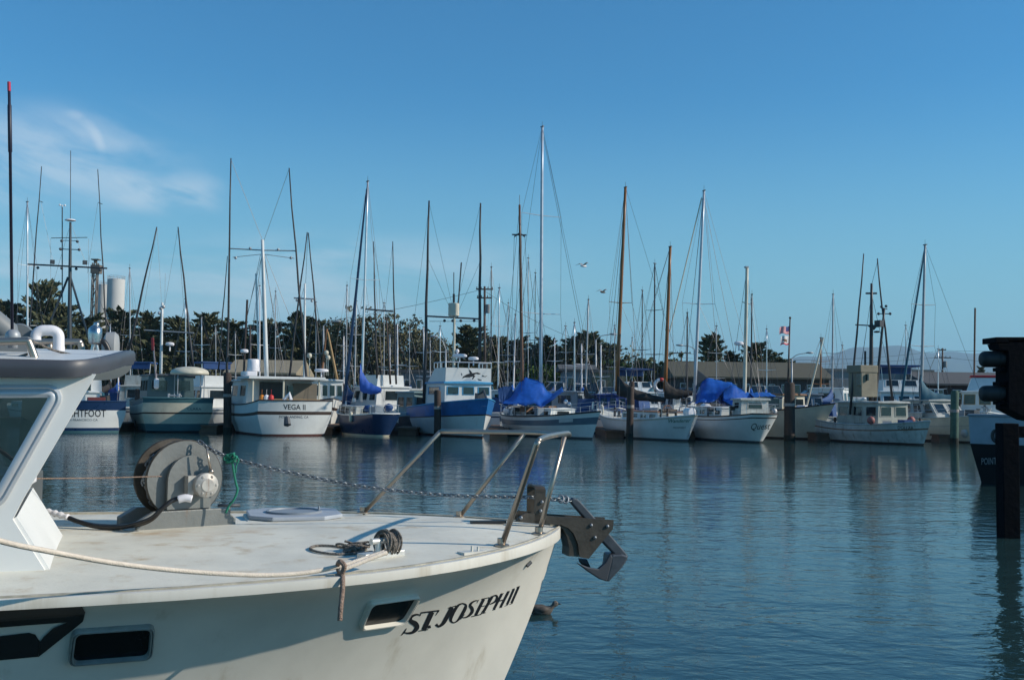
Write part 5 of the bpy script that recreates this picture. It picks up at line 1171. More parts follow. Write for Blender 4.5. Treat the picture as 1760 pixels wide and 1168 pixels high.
# ------------------------------------------------------------------ docks, piles, second-row boats
def dock(label, x0, x1, y0, y1, group):
    g = G(); g.box(((x0 + x1) / 2, (y0 + y1) / 2, .42), (x1 - x0, y1 - y0, .12)); g.box(((x0 + x1) / 2, (y0 + y1) / 2, .17), (x1 - x0 - .2, y1 - y0 - .2, .4))
    return tag(g.build('floating_dock', DOCKM, None, bevel=.01), label, 'dock', group)
dock('long brown floating walkway behind the front row of moored boats', -52, 40, 76.5, 78.7, None)
for px, lab in ((222, 'finger dock between the blue-trimmed stern and the cream troller'), (383, 'finger dock by the pile left of the two-striped stern'), (572, 'finger dock between the two-striped stern and the navy sloop'), (708, 'finger dock between the navy sloop and the orca boat'),
                (858, 'finger dock between the orca boat and the tallest-masted ketch'), (1048, 'finger dock between the tallest-masted ketch and the schooner'), (1165, 'finger dock between the schooner stern and the tarpaulined ketch'), (1392, 'finger dock right of the pile with the flags'), (1592, 'finger dock right of the rust-streaked boat'), (1664, 'finger dock right of the green pile')):
    q = PW(px, 68); dock(lab, q.x - .65, q.x + .65, 64.5, 76.5, 'finger docks between the boats')
def pile(px, Y, ytop, r, label, m=PILEM, lean=0.0, band=True, side=None):
    a = PW(px, Y); top = P(px + lean, ytop, Y); t = Thing('mooring_pile', label, 'pile', (a.x, Y, 0), 0, 'timber piles standing in the harbour')
    d = t.L(V((top.x, Y, top.z))); g = G(); g.tube([V((0, 0, -1.5)), V((0, 0, 0)), d * .5, d - V((0, 0, .12)), d], [r * 1.02, r, r * .97, r * .95, r * .72], 12); g.build('post', m, t, smooth=35)
    if band: g = G(); c = d * .62; g.tube([c - V((0, 0, .09)), c + V((0, 0, .09))], r * 1.04, 12); g.build('iron_band', mat('pale_band', (.3, .26, .24), .7, var=.4, scale=8), t, smooth=35)
    g = G(); g.tube([V((0, 0, -.1)), V((0, 0, .35))], r * 1.05, 12); g.build('weed_line', mat('weed', (.012, .016, .012), .95), t, smooth=35)
    return t
pile(391, 64.2, 640, .26, 'dark timber pile left of the two-striped white stern'); pile(752, 63, 670, .22, 'dark timber pile in front of the orca boat, left of its wheelhouse')
pile(1082, 62.6, 664, .22, 'rusty brown pile standing before the white schooner', lean=2); pile(1357, 63, 657, .34, 'thick dark pile below the flagpole'); pile(1640, 62, 671, .24, 'timber pile with a greenish sunlit side at the right of the teal-covered sloop', m=PILEG, lean=1)
pile(236, 66, 668, .16, 'slim weathered pile left of the cream troller', band=False); pile(1086, 74, 655, .2, 'short pile behind the varnished foremast', band=False)
# flags
fp = Thing('flagpole', 'brown flagpole rising from the thick pile', 'flagpole', tuple(PW(1355, 63.4)))
ft = fp.px(1358, 546); g = G(); g.tube([fp.px(1353, 700), ft], [.07, .04], 8); g.ball(ft, .08, 8); g.build('pole', WOODD, fp, smooth=True)
def flag(name, label, c, mats, cells, nx, ny):
    f = Thing(name, label, 'flag', tuple(P(c[1][0], c[1][1], 63.4))); TL, TR, BR, BL = [f.L(P(x, y, 63.4)) for x, y in c]
    g = G()
    for j in range(ny + 1):
        for i in range(nx + 1):
            u, v = i / nx, j / ny; q = TL.lerp(TR, u).lerp(BL.lerp(BR, u), v) + V((0, -.4 * (1 - u) + .10 * math.sin(u * 9 + v) * (1 - u), .05 * math.sin(u * 6))); g.v.append(q)
    for j in range(ny):
        for i in range(nx): a = j * (nx + 1) + i; g.f.append([a, a + 1, a + nx + 2, a + nx + 1]); g.m.append(cells(i / nx, j / ny))
    o = g.build('cloth', mats, f, smooth=True, fixn=False); m = o.modifiers.new('thickness', 'SOLIDIFY'); m.thickness = .01; return f
FR, FW_, FB = mat('flag_red', (.6, .05, .08), .8), mat('flag_white', (.62, .6, .6), .8), mat('flag_blue', (.03, .05, .18), .8)
flag('striped_flag', 'small red and white striped flag with a blue corner, upper of two on the pole', ((1337, 564), (1357, 559), (1357, 573), (1337, 575)), [FR, FW_, FB], lambda u, v: 2 if (u > .55 and v < .54) else int(v * 13 + .001) % 2, 20, 13)
def bear(u, v):
    if v > .84: return 0
    return 2 if ((.32 < u < .72 and .36 < v < .6) or (.36 < u < .46 and .55 < v < .7) or (.58 < u < .68 and .55 < v < .7) or (.22 < u < .36 and .4 < v < .56)) else 1
flag('bear_flag', 'white flag with a brown bear and red lower stripe, lower of two on the pole', ((1339, 580), (1357, 575), (1356, 591), (1339, 594)), [FR, FW_, mat('bear_brown', (.14, .07, .04), .8)], bear, 22, 19)
# second row: sailboats whose masts rise behind
def backsail(px, Y, ytop, label, m=ALU, r=.07, lean=0, cov=None, L=8.5, head=20, hm=WHITE, sp=(.5,), canvas=None, grp='sailboats moored in the rows behind'):
    b = Boat('sailboat', label, px, Y, head, L, L * .32, (1.5, 1.15, 1.2), tr=.75, mats=(hm, NAVY), bands=((.78, 0), (.84, 1)), boot=NAVY, rail=None, rake=1.0, group=grp)
    b.house(-1.5, 1.6, L * .2, .5, win=(2, 2, 0, 0), wz=(.3, .75), name='cabin_trunk', roofh=.05, over=.03)
    f = V((.4, 0, b.dz(.4) + .4)); tp = b.L(P(px + lean, ytop, Y)); tp.x = .4 if abs(lean) < 1 else tp.x
    tw_ = b.L(P(px + lean, ytop, Y)); d = tw_
    b.sailrig(V((.4, 0, b.dz(.4) + .4)), V((d.x + .4, d.y, d.z)), r, m, spread=sp, sw=.75, boom=(V((.2, 0, b.dz(0) + 1.35)), V((-3.0, 0, b.dz(0) + 1.25))), cov=cov or TARPD, covr=.18, covup=.5)
    if canvas: b.house(-3.2, -1.6, L * .22, 1.3, m=canvas, name='spray_hood', roofh=0, taper=.8)
    return b
BK = [(50, 80, 346, 'aluminium-masted sloop behind the tower mast, leftmost in the back rows', ALU, .09, 1), (221, 82, 460, 'thin-masted sloop in the gap right of the silo', ALUD, .06, 0), (322, 80, 515, 'pale-masted sloop behind the domed cream canopy', ALU, .06, 0), (342, 84, 545, 'short-masted sloop just right of the domed cream canopy', ALU, .055, 0),
 (443, 83, 492, 'white-masted sloop behind the ice barrel on the striped boat', PLAST, .06, 1), (595, 78, 490, 'dull-masted sloop immediately left of the navy sloop mast', ALUD, .055, 3), (612, 80, 517, 'dark-headed grey-masted sloop beside the furled blue headsail', ALUD, .08, 4), (588, 84, 577, 'short white-masted sloop left of the furled blue headsail', PLAST, .07, 1),
 (686, 82, 557, 'white-masted sloop right of the white flybridge boat', PLAST, .07, 0), (724, 84, 562, 'white-masted sloop just left of the orca boat', PLAST, .07, 0), (737, 86, 580, 'thin pale-masted sloop seen between the orca boat pole and wheelhouse', ALUD, .055, 0), (845, 79, 458, 'dark-masted sloop immediately right of the orca boat', POLEM, .05, 1),
 (859, 80, 494, 'pale-masted sloop left of the brown mizzen', ALU, .07, 3), (879, 78, 540, 'leaning white-masted sloop beside the brown mizzen', PLAST, .07, 5), (910, 84, 445, 'thin grey-masted sloop between the two masts of the tallest ketch', ALUD, .045, 1), (949, 84, 582, 'white-masted sloop close right of the tallest mast', PLAST, .055, 0), (985, 80, 555, 'sloop with a pale furled jib left of the grey-blue shed', ALU, .07, 0, ), (1007, 78, 514, 'tall grey-masted sloop left of the olive shed', ALUD, .075, 6),
 (1003, 86, 590, 'short white-masted sloop in front of the olive shed', PLAST, .08, 0), (1031, 86, 592, 'stubby white-masted sloop at the olive shed corner', PLAST, .08, 0), (1106, 82, 500, 'thin dark-masted sloop between the two varnished masts', POLEM, .06, 1), (1119, 79, 452, 'tall black-masted sloop between the two varnished masts', POLEM, .075, 2), (1178, 81, 538, 'black-masted sloop behind the brown sail cover', POLEM, .075, 1),
 (1292, 80, 505, 'dark-masted sloop just right of the cream mizzen', POLEM, .07, 2), (1414, 80, 580, 'stumpy tan-masted sloop in front of the grey warehouse', WOOD, .08, 1), (1428, 77, 505, 'grey-masted sloop left of the rust-streaked boat', ALUD, .075, 2), (1451, 84, 594, 'short dark-masted sloop behind the rust-streaked boat poles', ALUD, .05, 0)]
BK += [(185, 84, 556, 'low pale-masted sloop under the silo', ALU, .055, 0), (200, 82, 575, 'stubby pale-masted sloop right of the silo foot', PLAST, .06, 0), (372, 83, 560, 'thin pale-masted sloop left of the left pole of the striped boat', ALUD, .05, 0), (408, 84, 570, 'low thin-masted sloop left of the exhaust stack', ALUD, .05, 0), (470, 84, 500, 'grey-masted sloop right of the white mast of the striped boat', ALUD, .05, 2),
 (545, 83, 520, 'thin-masted sloop above the crab boat windows', ALUD, .045, 1), (655, 84, 520, 'thin grey-masted sloop between the two dark poles left of the orca boat', ALUD, .045, 1), (668, 86, 575, 'short masted sloop behind the flybridge hardtop', PLAST, .05, 0), (705, 85, 560, 'thin-masted sloop above the weathered motorboat', ALUD, .045, 0), (760, 85, 560, 'thin pale-masted sloop behind the orca boat wheelhouse', ALU, .05, 0),
 (870, 84, 520, 'thin dark-masted sloop left of the brown mizzen', ALUD, .045, 2), (921, 86, 470, 'thin dark-masted sloop just left of the tallest mast', POLEM, .04, 2), (968, 85, 560, 'thin-masted sloop above the greyish motorboat', ALUD, .045, 0), (1054, 85, 560, 'thin-masted sloop just left of the varnished foremast', ALUD, .045, 0), (1088, 85, 580, 'low thin-masted sloop right of the varnished foremast', ALUD, .045, 0), (1235, 84, 560, 'thin-masted sloop behind the blue tarpaulin of the ketch', ALUD, .045, 0), (1316, 84, 565, 'thin pale-masted sloop left of the flag pile', ALU, .05, 0), (1560, 82, 560, 'thin pale-masted sloop behind the big enclosed cruiser', ALUD, .045, 0), (1608, 82, 600, 'stubby pale-masted sloop behind the teal boom cover', ALU, .05, 0)]
CV = [TARPD, TEALC, CANV, TARP, GREYB]
for i, (px, Y, yt, lab, m, r, ln) in enumerate(BK): backsail(px, Y, yt, lab, m, r, ln, cov=CV[i % 5], L=7.5 + (i * 7 % 5) * .6, head=(-25, 12, -160, 30, 165, -10)[i % 6], sp=(.5,) if i % 3 else (.38, .68), canvas=(None, TARPD, None, TEALC)[i % 4])
# second row: motor boats and small fishing boats
def cruiser(px, Y, head, label, L=9, fly=True, canvas=TARPD, h=1.5, m=WHITE, group='motorboats moored in the rows behind', trim=NAVY, can=True):
    b = Boat('motorboat', label, px, Y, head, L, L * .34, (1.8, 1.45, 1.3), tr=.9, mats=(m, trim), bands=((.74, 0), (.82, 1)), boot=NAVY, rail=WHITE, rake=1.4, group=group)
    b.house(-1.6, 2.2, L * .28, h, win=(3, 3, 3, 1), fr=-.7, m=m, wz=(.45, .85)); z = b.top
    if fly:
        b.house(-1.2, 1.2, L * .22, .8, zb=z - .02, win=(0, 0, 2, 0), wz=(.45, .95), fr=-.35, roofh=0, name='flying_bridge', m=m)
        if can:
            g = G(); g.box((-.2, 0, z + 1.75), (2.2, L * .24, .12)); g.box((-1.2, 0, z + 1.5), (.08, L * .22, .5)); c = g.build('bimini', canvas, b, bevel=.04)
            g = G()
            for x in (-1.1, .8):
                for y in (-1, 1): g.tube([V((x, y * L * .1, z)), V((x * .9, y * L * .11, z + 1.72))], .02, 4)
            g.build('frame', ALU, c)
    b.stanchions(.5, u0=.5, n=6)
    return b
cruiser(360, 78, -20, 'white flybridge boat with a blue awning right of the domed canopy', 9.5, canvas=TARPD)
cruiser(240, 80, 15, 'weathered boat with a blue awning seen just right of the near visor', 8.5, m=GREYW)
b = Boat('fishing_boat', 'small white crab boat with black windows, bow out beside the two-striped stern', 545, 74.5, 180 - 12, 10, 3.6, (2.2, 1.6, 1.4), tr=.85, bul=.3, mats=(WHITE, BROWN), bands=((.62, 0), (.72, 1)), rail=BROWN, rake=1.0)
b.house(-.5, 2.3, 2.7, 2.1, win=(3, 3, 5, 0), wz=(.5, .85)); radar(b, V((1.0, 0, b.top + .55)), r=.5)
for x, y in (((528, 660), (500, 640)),): pass
L_ = lambda x, y: b.px(x, y)
mm = b.spar(L_(523, 690), L_(524, 487), .1, .07, WHITE); g = G(); g.tube([L_(505, 512), L_(540, 514)], .06, 5); g.ball(L_(510, 516), .1, 6); g.ball(L_(536, 517), .1, 6); g.build('crosstree', ALUD, mm)
poles(b, (((496, 660), (528, 399)), ((556, 680), (530, 400))), 74.5, r=.08)
b.spar(L_(580, 655), L_(563, 570), .10, .08, YELW, 'boom'); b.spar(L_(553, 640), L_(562, 565), .10, .08, mat('rust_spar', (.2, .09, .04), .7), 'gallows')
b.wires([(L_(562, 568), L_(590, 700)), (L_(529, 402), L_(524, 520)), (L_(524, 490), L_(480, 640))], r=.014)
for x, y in ((532, 611), (561, 606), (564, 614)): g = G(); g.ball(L_(x, y), .2, 8); g.tube([L_(x, y), L_(x, 645)], .04, 5); g.build('deck_lamp', CREAM, b, smooth=True)
cruiser(655, 73.5, -30, 'white flybridge boat with slanted white hardtop behind the navy sloop', 10, can=False, h=1.6)
b = Boat('fishing_boat', 'low dark-hulled work skiff left of the orca boat with an orange float', 712, 70, 150, 9, 3.2, (1.4, 1.0, 1.0), tr=.85, bul=.25, mats=(DGREY,), boot=BLACK, rail=GREY)
b.house(-.6, 1.7, 2.2, 1.9, win=(2, 2, 2, 1), m=mat('teal_grey_house', (.15, .24, .26), .5)); L_ = lambda x, y: b.px(x, y)
g = G(); g.lathe([(.02, -.6), (.15, -.5), (.17, .5), (.02, .6)], Matrix.Translation(L_(698, 704)), 10); g.build('orange_float', ORNG, b, smooth=True)
poles(b, (((648, 650), (642, 415)), ((681, 660), (675, 415))), 72, r=.07); g = G(); g.tube([L_(628, 531), L_(676, 535)], .06, 5); g.build('crosstree', DGREY, b); b.spar(L_(671, 660), L_(664, 545), .07, .05, WOODD); b.wires([(L_(642, 418), L_(660, 533)), (L_(675, 418), L_(662, 533))])
cruiser(868, 78, 10, 'white motorboat half hidden left of the blue tarpaulin tent', 8, fly=False, canvas=TARPD)
cruiser(1046, 76, 170, 'small motorboat with navy canvas sides left of the varnished foremast', 7.5, fly=False, h=1.3, m=mat('navy_canvas_house', (.02, .05, .2), .7))
cruiser(1092, 80, 160, 'motorboat with a bright blue awning behind the brown sail covers', 9.5, canvas=TARPD)
cruiser(1160, 84, -30, 'white runabout with chrome rails behind the brown sail covers', 7.5, fly=False)
cruiser(1430, 80, 14, 'white houseboat with arched windows in front of the grey warehouse', 9.5, fly=False, h=2.0, trim=WHITE)
cruiser(1543, 72, 165, 'large white flybridge cruiser with a blue-topped enclosure behind the rust-streaked boat', 11.5, h=1.7)
cruiser(1605, 80, 20, 'white motorboat under a white cover behind the teal boom cover', 8, fly=False)
cruiser(700, 79, -20, 'weathered motorboat between the navy sloop and the orca boat', 8, fly=False, m=GREYW)
cruiser(985, 80, 25, 'greyish motorboat moored right of the tallest mast', 8, fly=False, m=GREYB)
cruiser(1380, 76, 168, 'weathered grey motorboat right of the flag pile, bow out', 8, fly=False, m=GREYB)
lb = Thing('life_ring', 'white and red life ring hanging behind the second varnished mast', 'life ring', tuple(P(1136, 662, 74)))
g = G(); g.tube([V((.42 * math.cos(a), 0, .42 * math.sin(a))) for a in [2 * math.pi * k / 18 for k in range(18)]], .12, 8, closed=True); g.build('ring', PLAST, lb, smooth=True); g = G(); g.tube([V((.42 * math.cos(a), 0, .42 * math.sin(a))) for a in (1.2, 1.4, 1.6, 1.8)], .125, 8); g.build('red_band', RED, lb, smooth=True)
# ------------------------------------------------------------------ fender pile frame at the right edge
fr = Thing('roller_fender', 'dark timber dolphin with two thick rubber rollers at the right edge', 'dock fender', tuple(PW(1775, 18.5)))
L_ = lambda x, y, d=0: fr.L(P(x, y, 18.5 + d)); TARM = mat('tarred_timber', (.003, .004, .006), .9, spec=.1, var=.4, scale=6, bump=.5, bscale=12)
g = G(); g.prism([L_(1733, 583), L_(1850, 583), L_(1850, 735), L_(1770, 722), L_(1733, 703)], V((0, .5, 0))); g.build('timber_block', TARM, fr, bevel=.015)
g = G(); g.prism([L_(1712, 579), L_(1852, 579), L_(1852, 587), L_(1712, 589)], V((0, .55, 0))); g.prism([L_(1714, 590), L_(1734, 590), L_(1734, 603), L_(1718, 600)], V((0, .4, 0))); g.build('cap', TARM, fr, bevel=.01)
for y in (601, 635, 659, 692): g = G(); g.box(L_(1722, y, .2), (.2, .3, .07)); g.build('bracket', TARM, fr, bevel=.01)
for y0, y1 in ((603, 631), (662, 690)):
    g = G(); r = (L_(1700, y0) - L_(1700, y1)).length / 2; ym = (y0 + y1) / 2; a = L_(1685, ym, .22); b_ = L_(1732, ym, .22); dd = (b_ - a)
    g.tube([a + dd * 0.0, a + dd * .03, a + dd * .10, a + dd * .2, a + dd * .7, b_], [r * .55, r * .78, r * .95, r, r, r * 1.05], 20); g.tube([a + dd * .62, a + dd * .70], r * 1.1, 20); g.build('rubber_roller', RUBBER, fr, smooth=50)
g = G(); g.tube([L_(1800, 700, .25), L_(1800, 960, .25)], .2, 12); g.build('support_pile', TARM, fr, smooth=40)
t = Thing('fender_pile', 'near black squared pile rising from the water in front of the black stern', 'pile', tuple(PW(1730, 18.3)))
L_ = lambda x, y, d=0: t.L(P(x, y, 18.3 + d))
g = G(); x0 = L_(1717, 735).x; x1 = L_(1745, 735).x
g.prism([V((x0, -.14, -1.5)), V((x1, -.14, -1.5)), V((x1, .16, -1.5)), V((x0, .16, -1.5))], V((0, 0, L_(1730, 727).z + 1.5))); g.build('post', TARM, t, bevel=.015)
g = G(); g.box(L_(1775, 742, .1), (.62, .2, .2)); g.build('crossbeam', TARM, t, bevel=.01)
# ------------------------------------------------------------------ buildings, cars, lamps, poles
Zg = 2.104
def hip(name, label, x0, x1, y0, y1, eave, ridge, wallm, roofm, wins=6, flat=False, winrow=(.35, .75)):
    t = Thing(name, label, 'building', ((x0 + x1) / 2, y0, Zg)); hx = (x1 - x0) / 2; dp = y1 - y0
    g = G(); g.box((0, dp / 2, (eave) / 2), (x1 - x0, dp, eave)); wl = g.build('wall', wallm, t)
    g = G(); o = .5
    if flat: g.box((0, dp / 2, eave + .12), (x1 - x0 + .3, dp + .3, .3))
    else: g.add([(-hx - o, -o, eave), (hx + o, -o, eave), (hx + o, dp + o, eave), (-hx - o, dp + o, eave), (-hx - o, dp / 2, ridge), (hx + o, dp / 2, ridge), (-hx - o, -o, eave - .2), (hx + o, -o, eave - .2), (hx + o, dp + o, eave - .2), (-hx - o, dp + o, eave - .2)], [(0, 1, 5, 4), (2, 3, 4, 5), (0, 4, 3), (1, 2, 5), (6, 7, 1, 0), (7, 8, 2, 1), (8, 9, 3, 2), (9, 6, 0, 3), (9, 8, 7, 6)])
    g.build('roof', roofm, t)
    for k in range(wins):
        xc = -hx + (k + .5) * (x1 - x0) / wins; wd = (x1 - x0) / wins * .5
        g = G(); g.box((xc, -.03, eave * (winrow[0] + winrow[1]) / 2), (min(wd, 2.2), .06, eave * (winrow[1] - winrow[0]))); f = g.build('window', mat('window_frame_white', (.5, .5, .5), .5), wl)
        g = G(); g.box((xc, -.065, eave * (winrow[0] + winrow[1]) / 2), (min(wd, 2.2) - .16, .03, eave * (winrow[1] - winrow[0]) - .16)); g.build('pane', GLASS, f)
    return t
def X(px, Y): return PW(px, Y).x
def Zp(px, py, Y): return P(px, py, Y).z - Zg
OLV = mat('olive_wall', (.16, .145, .09), .85, var=.1); DKW = mat('dark_wall', (.05, .048, .045), .85); RFO = mat('olive_roof', (.085, .08, .055), .9, var=.12)
hip('waterfront_building', 'long low building with an olive-brown pitched roof behind the tarpaulined ketch', X(1163, 118), X(1425, 118), 118, 130, Zp(1300, 648, 118), Zp(1290, 622, 124), DKW, RFO, 12)
wh_ = mat('corrugated_grey', (.21, .22, .22), .7, var=.08, scale=1.5, stretch=(6, 1, .1))
wb = hip('warehouse', 'grey corrugated flat-topped warehouse at the right', X(1403, 122), X(1604, 122), 122, 150, Zp(1500, 635, 122) - .2, 0, wh_, mat('grey_roof', (.16, .16, .15), .8), 5, flat=True, winrow=(.2, .5))
hip('dark_shed', 'long dark reddish shed right of the grey warehouse', X(1598, 116), X(1790, 116), 116, 128, Zp(1700, 660, 116), Zp(1700, 640, 122), mat('dark_red_wall', (.035, .02, .02), .9), mat('shed_roof', (.085, .085, .085), .85), 6)
hip('olive_shed', 'small olive shed with a flat roof behind the varnished foremast', X(1019, 104), X(1075, 104), 104, 110, Zp(1045, 640, 104), 0, OLV, mat('shed_roof', (0, 0, 0)), 2, flat=True)
hip('blue_shed', 'pale grey-blue shed left of the olive shed', X(968, 106), X(1018, 106), 106, 113, Zp(993, 634, 106), Zp(993, 626, 109), mat('greyblue_wall', (.2, .24, .28), .8), mat('shed_roof', (0, 0, 0)), 2)
hip('tan_shed', 'tan-roofed shed behind the mast of the two-striped boat', X(392, 100), X(500, 100), 100, 108, Zp(440, 640, 100), Zp(440, 618, 104), DKW, mat('tan_roof', (.26, .22, .15), .9), 4)
hip('grey_office', 'grey two-storey office block left behind the orca boat', X(688, 104), X(772, 104), 104, 112, Zp(730, 640, 104), 0, mat('office_grey', (.14, .145, .15), .8), mat('shed_roof', (0, 0, 0)), 4, flat=True)
# silo and tower
si = Thing('silo', 'tall concrete silo pair with a railing above the trees at the left', 'silo', tuple(PW(184, 300, Zg)))
CONC = mat('silo_concrete', (.5, .5, .48), .9, var=.12, scale=.15, streak=(.24, .24, .23), streak_amt=.1)
zt_ = P(184, 481, 300).z - Zg
for px, w_, z_ in ((193, 29, zt_), (172, 24, zt_ - 1)):
    g = G(); c = si.L(PW(px, 300 + (193 - px) * .3, Zg)); r = w_ / 2 / F * 300; g.lathe([(r, 0), (r, z_), (r * .98, z_ + .2), (.1, z_ + .6)], Matrix.Translation(c), 32); s1 = g.build('drum', CONC, si, smooth=40)
    g = G(); 
    for h_ in (.6, 1.1): g.tube([c + V((r * math.cos(a), r * math.sin(a), z_ + h_)) for a in [2 * math.pi * k / 24 for k in range(24)]], .05, 4, closed=True)
    for k in range(12): a = 2 * math.pi * k / 12; q = c + V((r * math.cos(a), r * math.sin(a), z_)); g.tube([q, q + V((0, 0, 1.1))], .05, 4)
    g.build('railing', ALUD, s1)
g = G(); c = si.L(PW(156, 296, Zg)); hh = P(156, 452, 296).z - Zg; tq = .6
for dx in (-tq, tq):
    for dy in (-tq, tq): g.tube([c + V((dx, dy, 0)), c + V((dx, dy, hh))], .22, 5)
for k in range(10):
    z = hh * k / 10; g.tube([c + V((-tq, -tq, z)), c + V((tq, -tq, z + hh / 10))], .12, 4); g.tube([c + V((-tq, -tq, z)), c + V((tq, -tq, z))], .12, 4); g.tube([c + V((tq, -tq, z)), c + V((tq, tq, z + hh / 10))], .12, 4)
g.box(c + V((.3, 0, hh - 1.8)), (2.6, 2, 2.4)); g.box(c + V((.1, 0, hh + 1.0)), (2.2, 2, .3)); g.tube([c + V((0, 0, hh)), c + V((0, 0, hh + 1.2))], .5, 6); g.build('conveyor_tower', mat('rusty_tower', (.13, .11, .09), .9, var=.3, scale=.6), si)
# cars
def car(px, Y, head, kind, col, label):
    q = PW(px, Y, Zg); t = Thing('parked_car', label, 'car', tuple(q), R(head), 'vehicles parked along the waterfront')
    m = mat('car_' + col[0], col[1], .25, .2, var=.02); Lc, Wc = (4.6, 1.8) if kind != 'pickup' else (5.2, 1.95)
    body = {'sedan': [(-2.3, .35), (-2.3, .85), (-1.9, .98), (1.0, .95), (2.1, .78), (2.3, .55), (2.3, .35)], 'suv': [(-2.3, .4), (-2.3, 1.05), (1.1, 1.05), (2.1, .95), (2.3, .7), (2.3, .4)], 'pickup': [(-2.6, .45), (-2.6, 1.05), (-.6, 1.05), (1.2, 1.08), (2.4, 1.0), (2.6, .75), (2.6, .45)]}[kind]
    cab = {'sedan': [(-1.7, .95), (-1.1, 1.42), (.2, 1.45), (1.0, .94)], 'suv': [(-2.2, 1.04), (-2.0, 1.75), (.3, 1.78), (1.1, 1.04)], 'pickup': [(-.7, 1.04), (-.6, 1.75), (.6, 1.78), (1.3, 1.06)]}[kind]
    def sec(pr, w0, w1): return [[V((x, -w0 if i in (0, len(pr) - 1) or True else 0, z)) for i, (x, z) in enumerate(pr)], [V((x, w0, z)) for x, z in pr]]
    g = G(); g.prism([V((x, -Wc / 2, z)) for x, z in body], V((0, Wc, 0))); bo = g.build('body', m, t, bevel=.08, smooth=40)
    g = G(); w0, w1 = Wc / 2 - .06, Wc / 2 - .22; zs = max(z for _, z in cab)
    A = [V((x, -(w0 if z < zs - .2 else w1), z)) for x, z in cab]; B_ = [V((x, -q_.y, q_.z)) for (x, z), q_ in zip(cab, A)]
    n = 4; g.add(A + B_, [(0, 1, 2, 3)[::-1], (4, 5, 6, 7), (0, 4, 5, 1), (2, 6, 7, 3), ]); g.build('window', GLASS, t, fixn=False)
    g = G(); g.add([A[1], A[2], B_[2], B_[1]] + [v + V((0, 0, .05)) for v in (A[1], A[2], B_[2], B_[1])], [(4, 5, 6, 7), (0, 1, 5, 4), (1, 2, 6, 5), (2, 3, 7, 6), (3, 0, 4, 7)])
    for (a, b_) in ((A[0], A[1]), (A[3], A[2]), (B_[0], B_[1]), (B_[3], B_[2]), (A[0].lerp(A[3], .5), A[1].lerp(A[2], .5)), (B_[0].lerp(B_[3], .5), B_[1].lerp(B_[2], .5))): g.tube([a, b_], .05, 5)
    g.build('roof', m, t)
    for x in (-1.45, 1.45):
        for y in (-1, 1):
            g = G(); g.tube([V((x, y * (Wc / 2 - .2), .33)), V((x, y * (Wc / 2 + .01), .33))], .33, 16); wv = g.build('wheel', RUBBER, t, smooth=40); g = G(); g.tube([V((x, y * (Wc / 2 - .1), .33)), V((x, y * (Wc / 2 + .02), .33))], .19, 12); g.build('rim', ALUD, wv)
    for y in (-.6, .6):
        g = G(); g.ball((body[-2][0], y, .7), (.05, .18, .1), 8); g.build('headlight', ALU, t, smooth=True)
CW, CS, CG, CB, CD, CR = ('white', (.5, .5, .48)), ('silver', (.3, .31, .32)), ('dark_grey', (.05, .052, .055)), ('blue', (.03, .05, .10)), ('black', (.012, .012, .013)), ('maroon', (.08, .015, .015))
for px, Y, hd, k, c, lab in ((645, 97, 175, 'pickup', CG, 'dark pickup parked above the white hardtop of the flybridge boat'), (668, 95, 5, 'suv', CD, 'black truck with a big visible wheel well left of the orca boat'), (878, 98, 10, 'pickup', CS, 'silver pickup behind the brown mizzen mast'), (940, 97, 175, 'sedan', CR, 'maroon sedan behind the tallest mast'), (958, 97, 172, 'pickup', CS, 'silver pickup right of the tallest mast, facing left'), (985, 95.5, 178, 'sedan', CB, 'dark blue sedan left of the olive shed'), (1012, 96, 85, 'suv', CD, 'black car parked nose-out under the olive shed'),
                            (1046, 97, -85, 'sedan', CS, 'silver-green sedan facing the water behind the varnished foremast'), (1215, 98, 4, 'sedan', CG, 'dark grey sedan behind the blue tarpaulin of the ketch'), (1293, 99, 90, 'suv', CW, 'white car behind the cream mizzen mast'), (1325, 99, -88, 'suv', CS, 'silver van facing the water left of the flag pile'), (1405, 99, 5, 'sedan', CG, 'dark sedan in front of the warehouse corner'), (1460, 99, -90, 'suv', CW, 'white van in front of the grey warehouse'), (920, 101, 170, 'sedan', CW, 'white sedan half hidden by the tarpaulin tent'), (1180, 97, 88, 'sedan', CB, 'blue car between the varnished mizzen and the dark pole')): car(px, Y, hd, k, c, lab)
def lamp(px, ytop, xarm, yarm, Y, label):
    q = PW(px, Y, Zg); t = Thing('street_lamp', label, 'street lamp', tuple(q), 0, 'street lamps along the waterfront road'); L_ = lambda x, y: t.L(P(x, y, Y))
    g = G(); g.tube([V((0, 0, 0)), L_(px, ytop)], [.12, .08], 8); g.tube(smooth_path([L_(px, ytop), L_((px * 2 + xarm) / 3, yarm + (ytop - yarm) * .3), L_(xarm, yarm)], 5), .05, 6); g.build('pole', ALUD, t, smooth=True)
    g = G(); g.ball(L_(xarm, yarm), (.45, .2, .12), 8); g.build('lamp_head', ALUD, t, smooth=True)
lamp(1024, 584, 1054, 574, 112, 'street lamp with its arm reaching right between the tallest mast and the varnished foremast'); lamp(1194, 600, 1168, 593, 114, 'street lamp with its arm reaching left behind the varnished mizzen'); lamp(1361, 616, 1392, 606, 114, 'street lamp right of the flags'); lamp(766, 600, 746, 578, 110, 'street lamp just right of the orca boat pole'); lamp(556, 560, 580, 552, 112, 'street lamp above the trees left of the navy sloop')
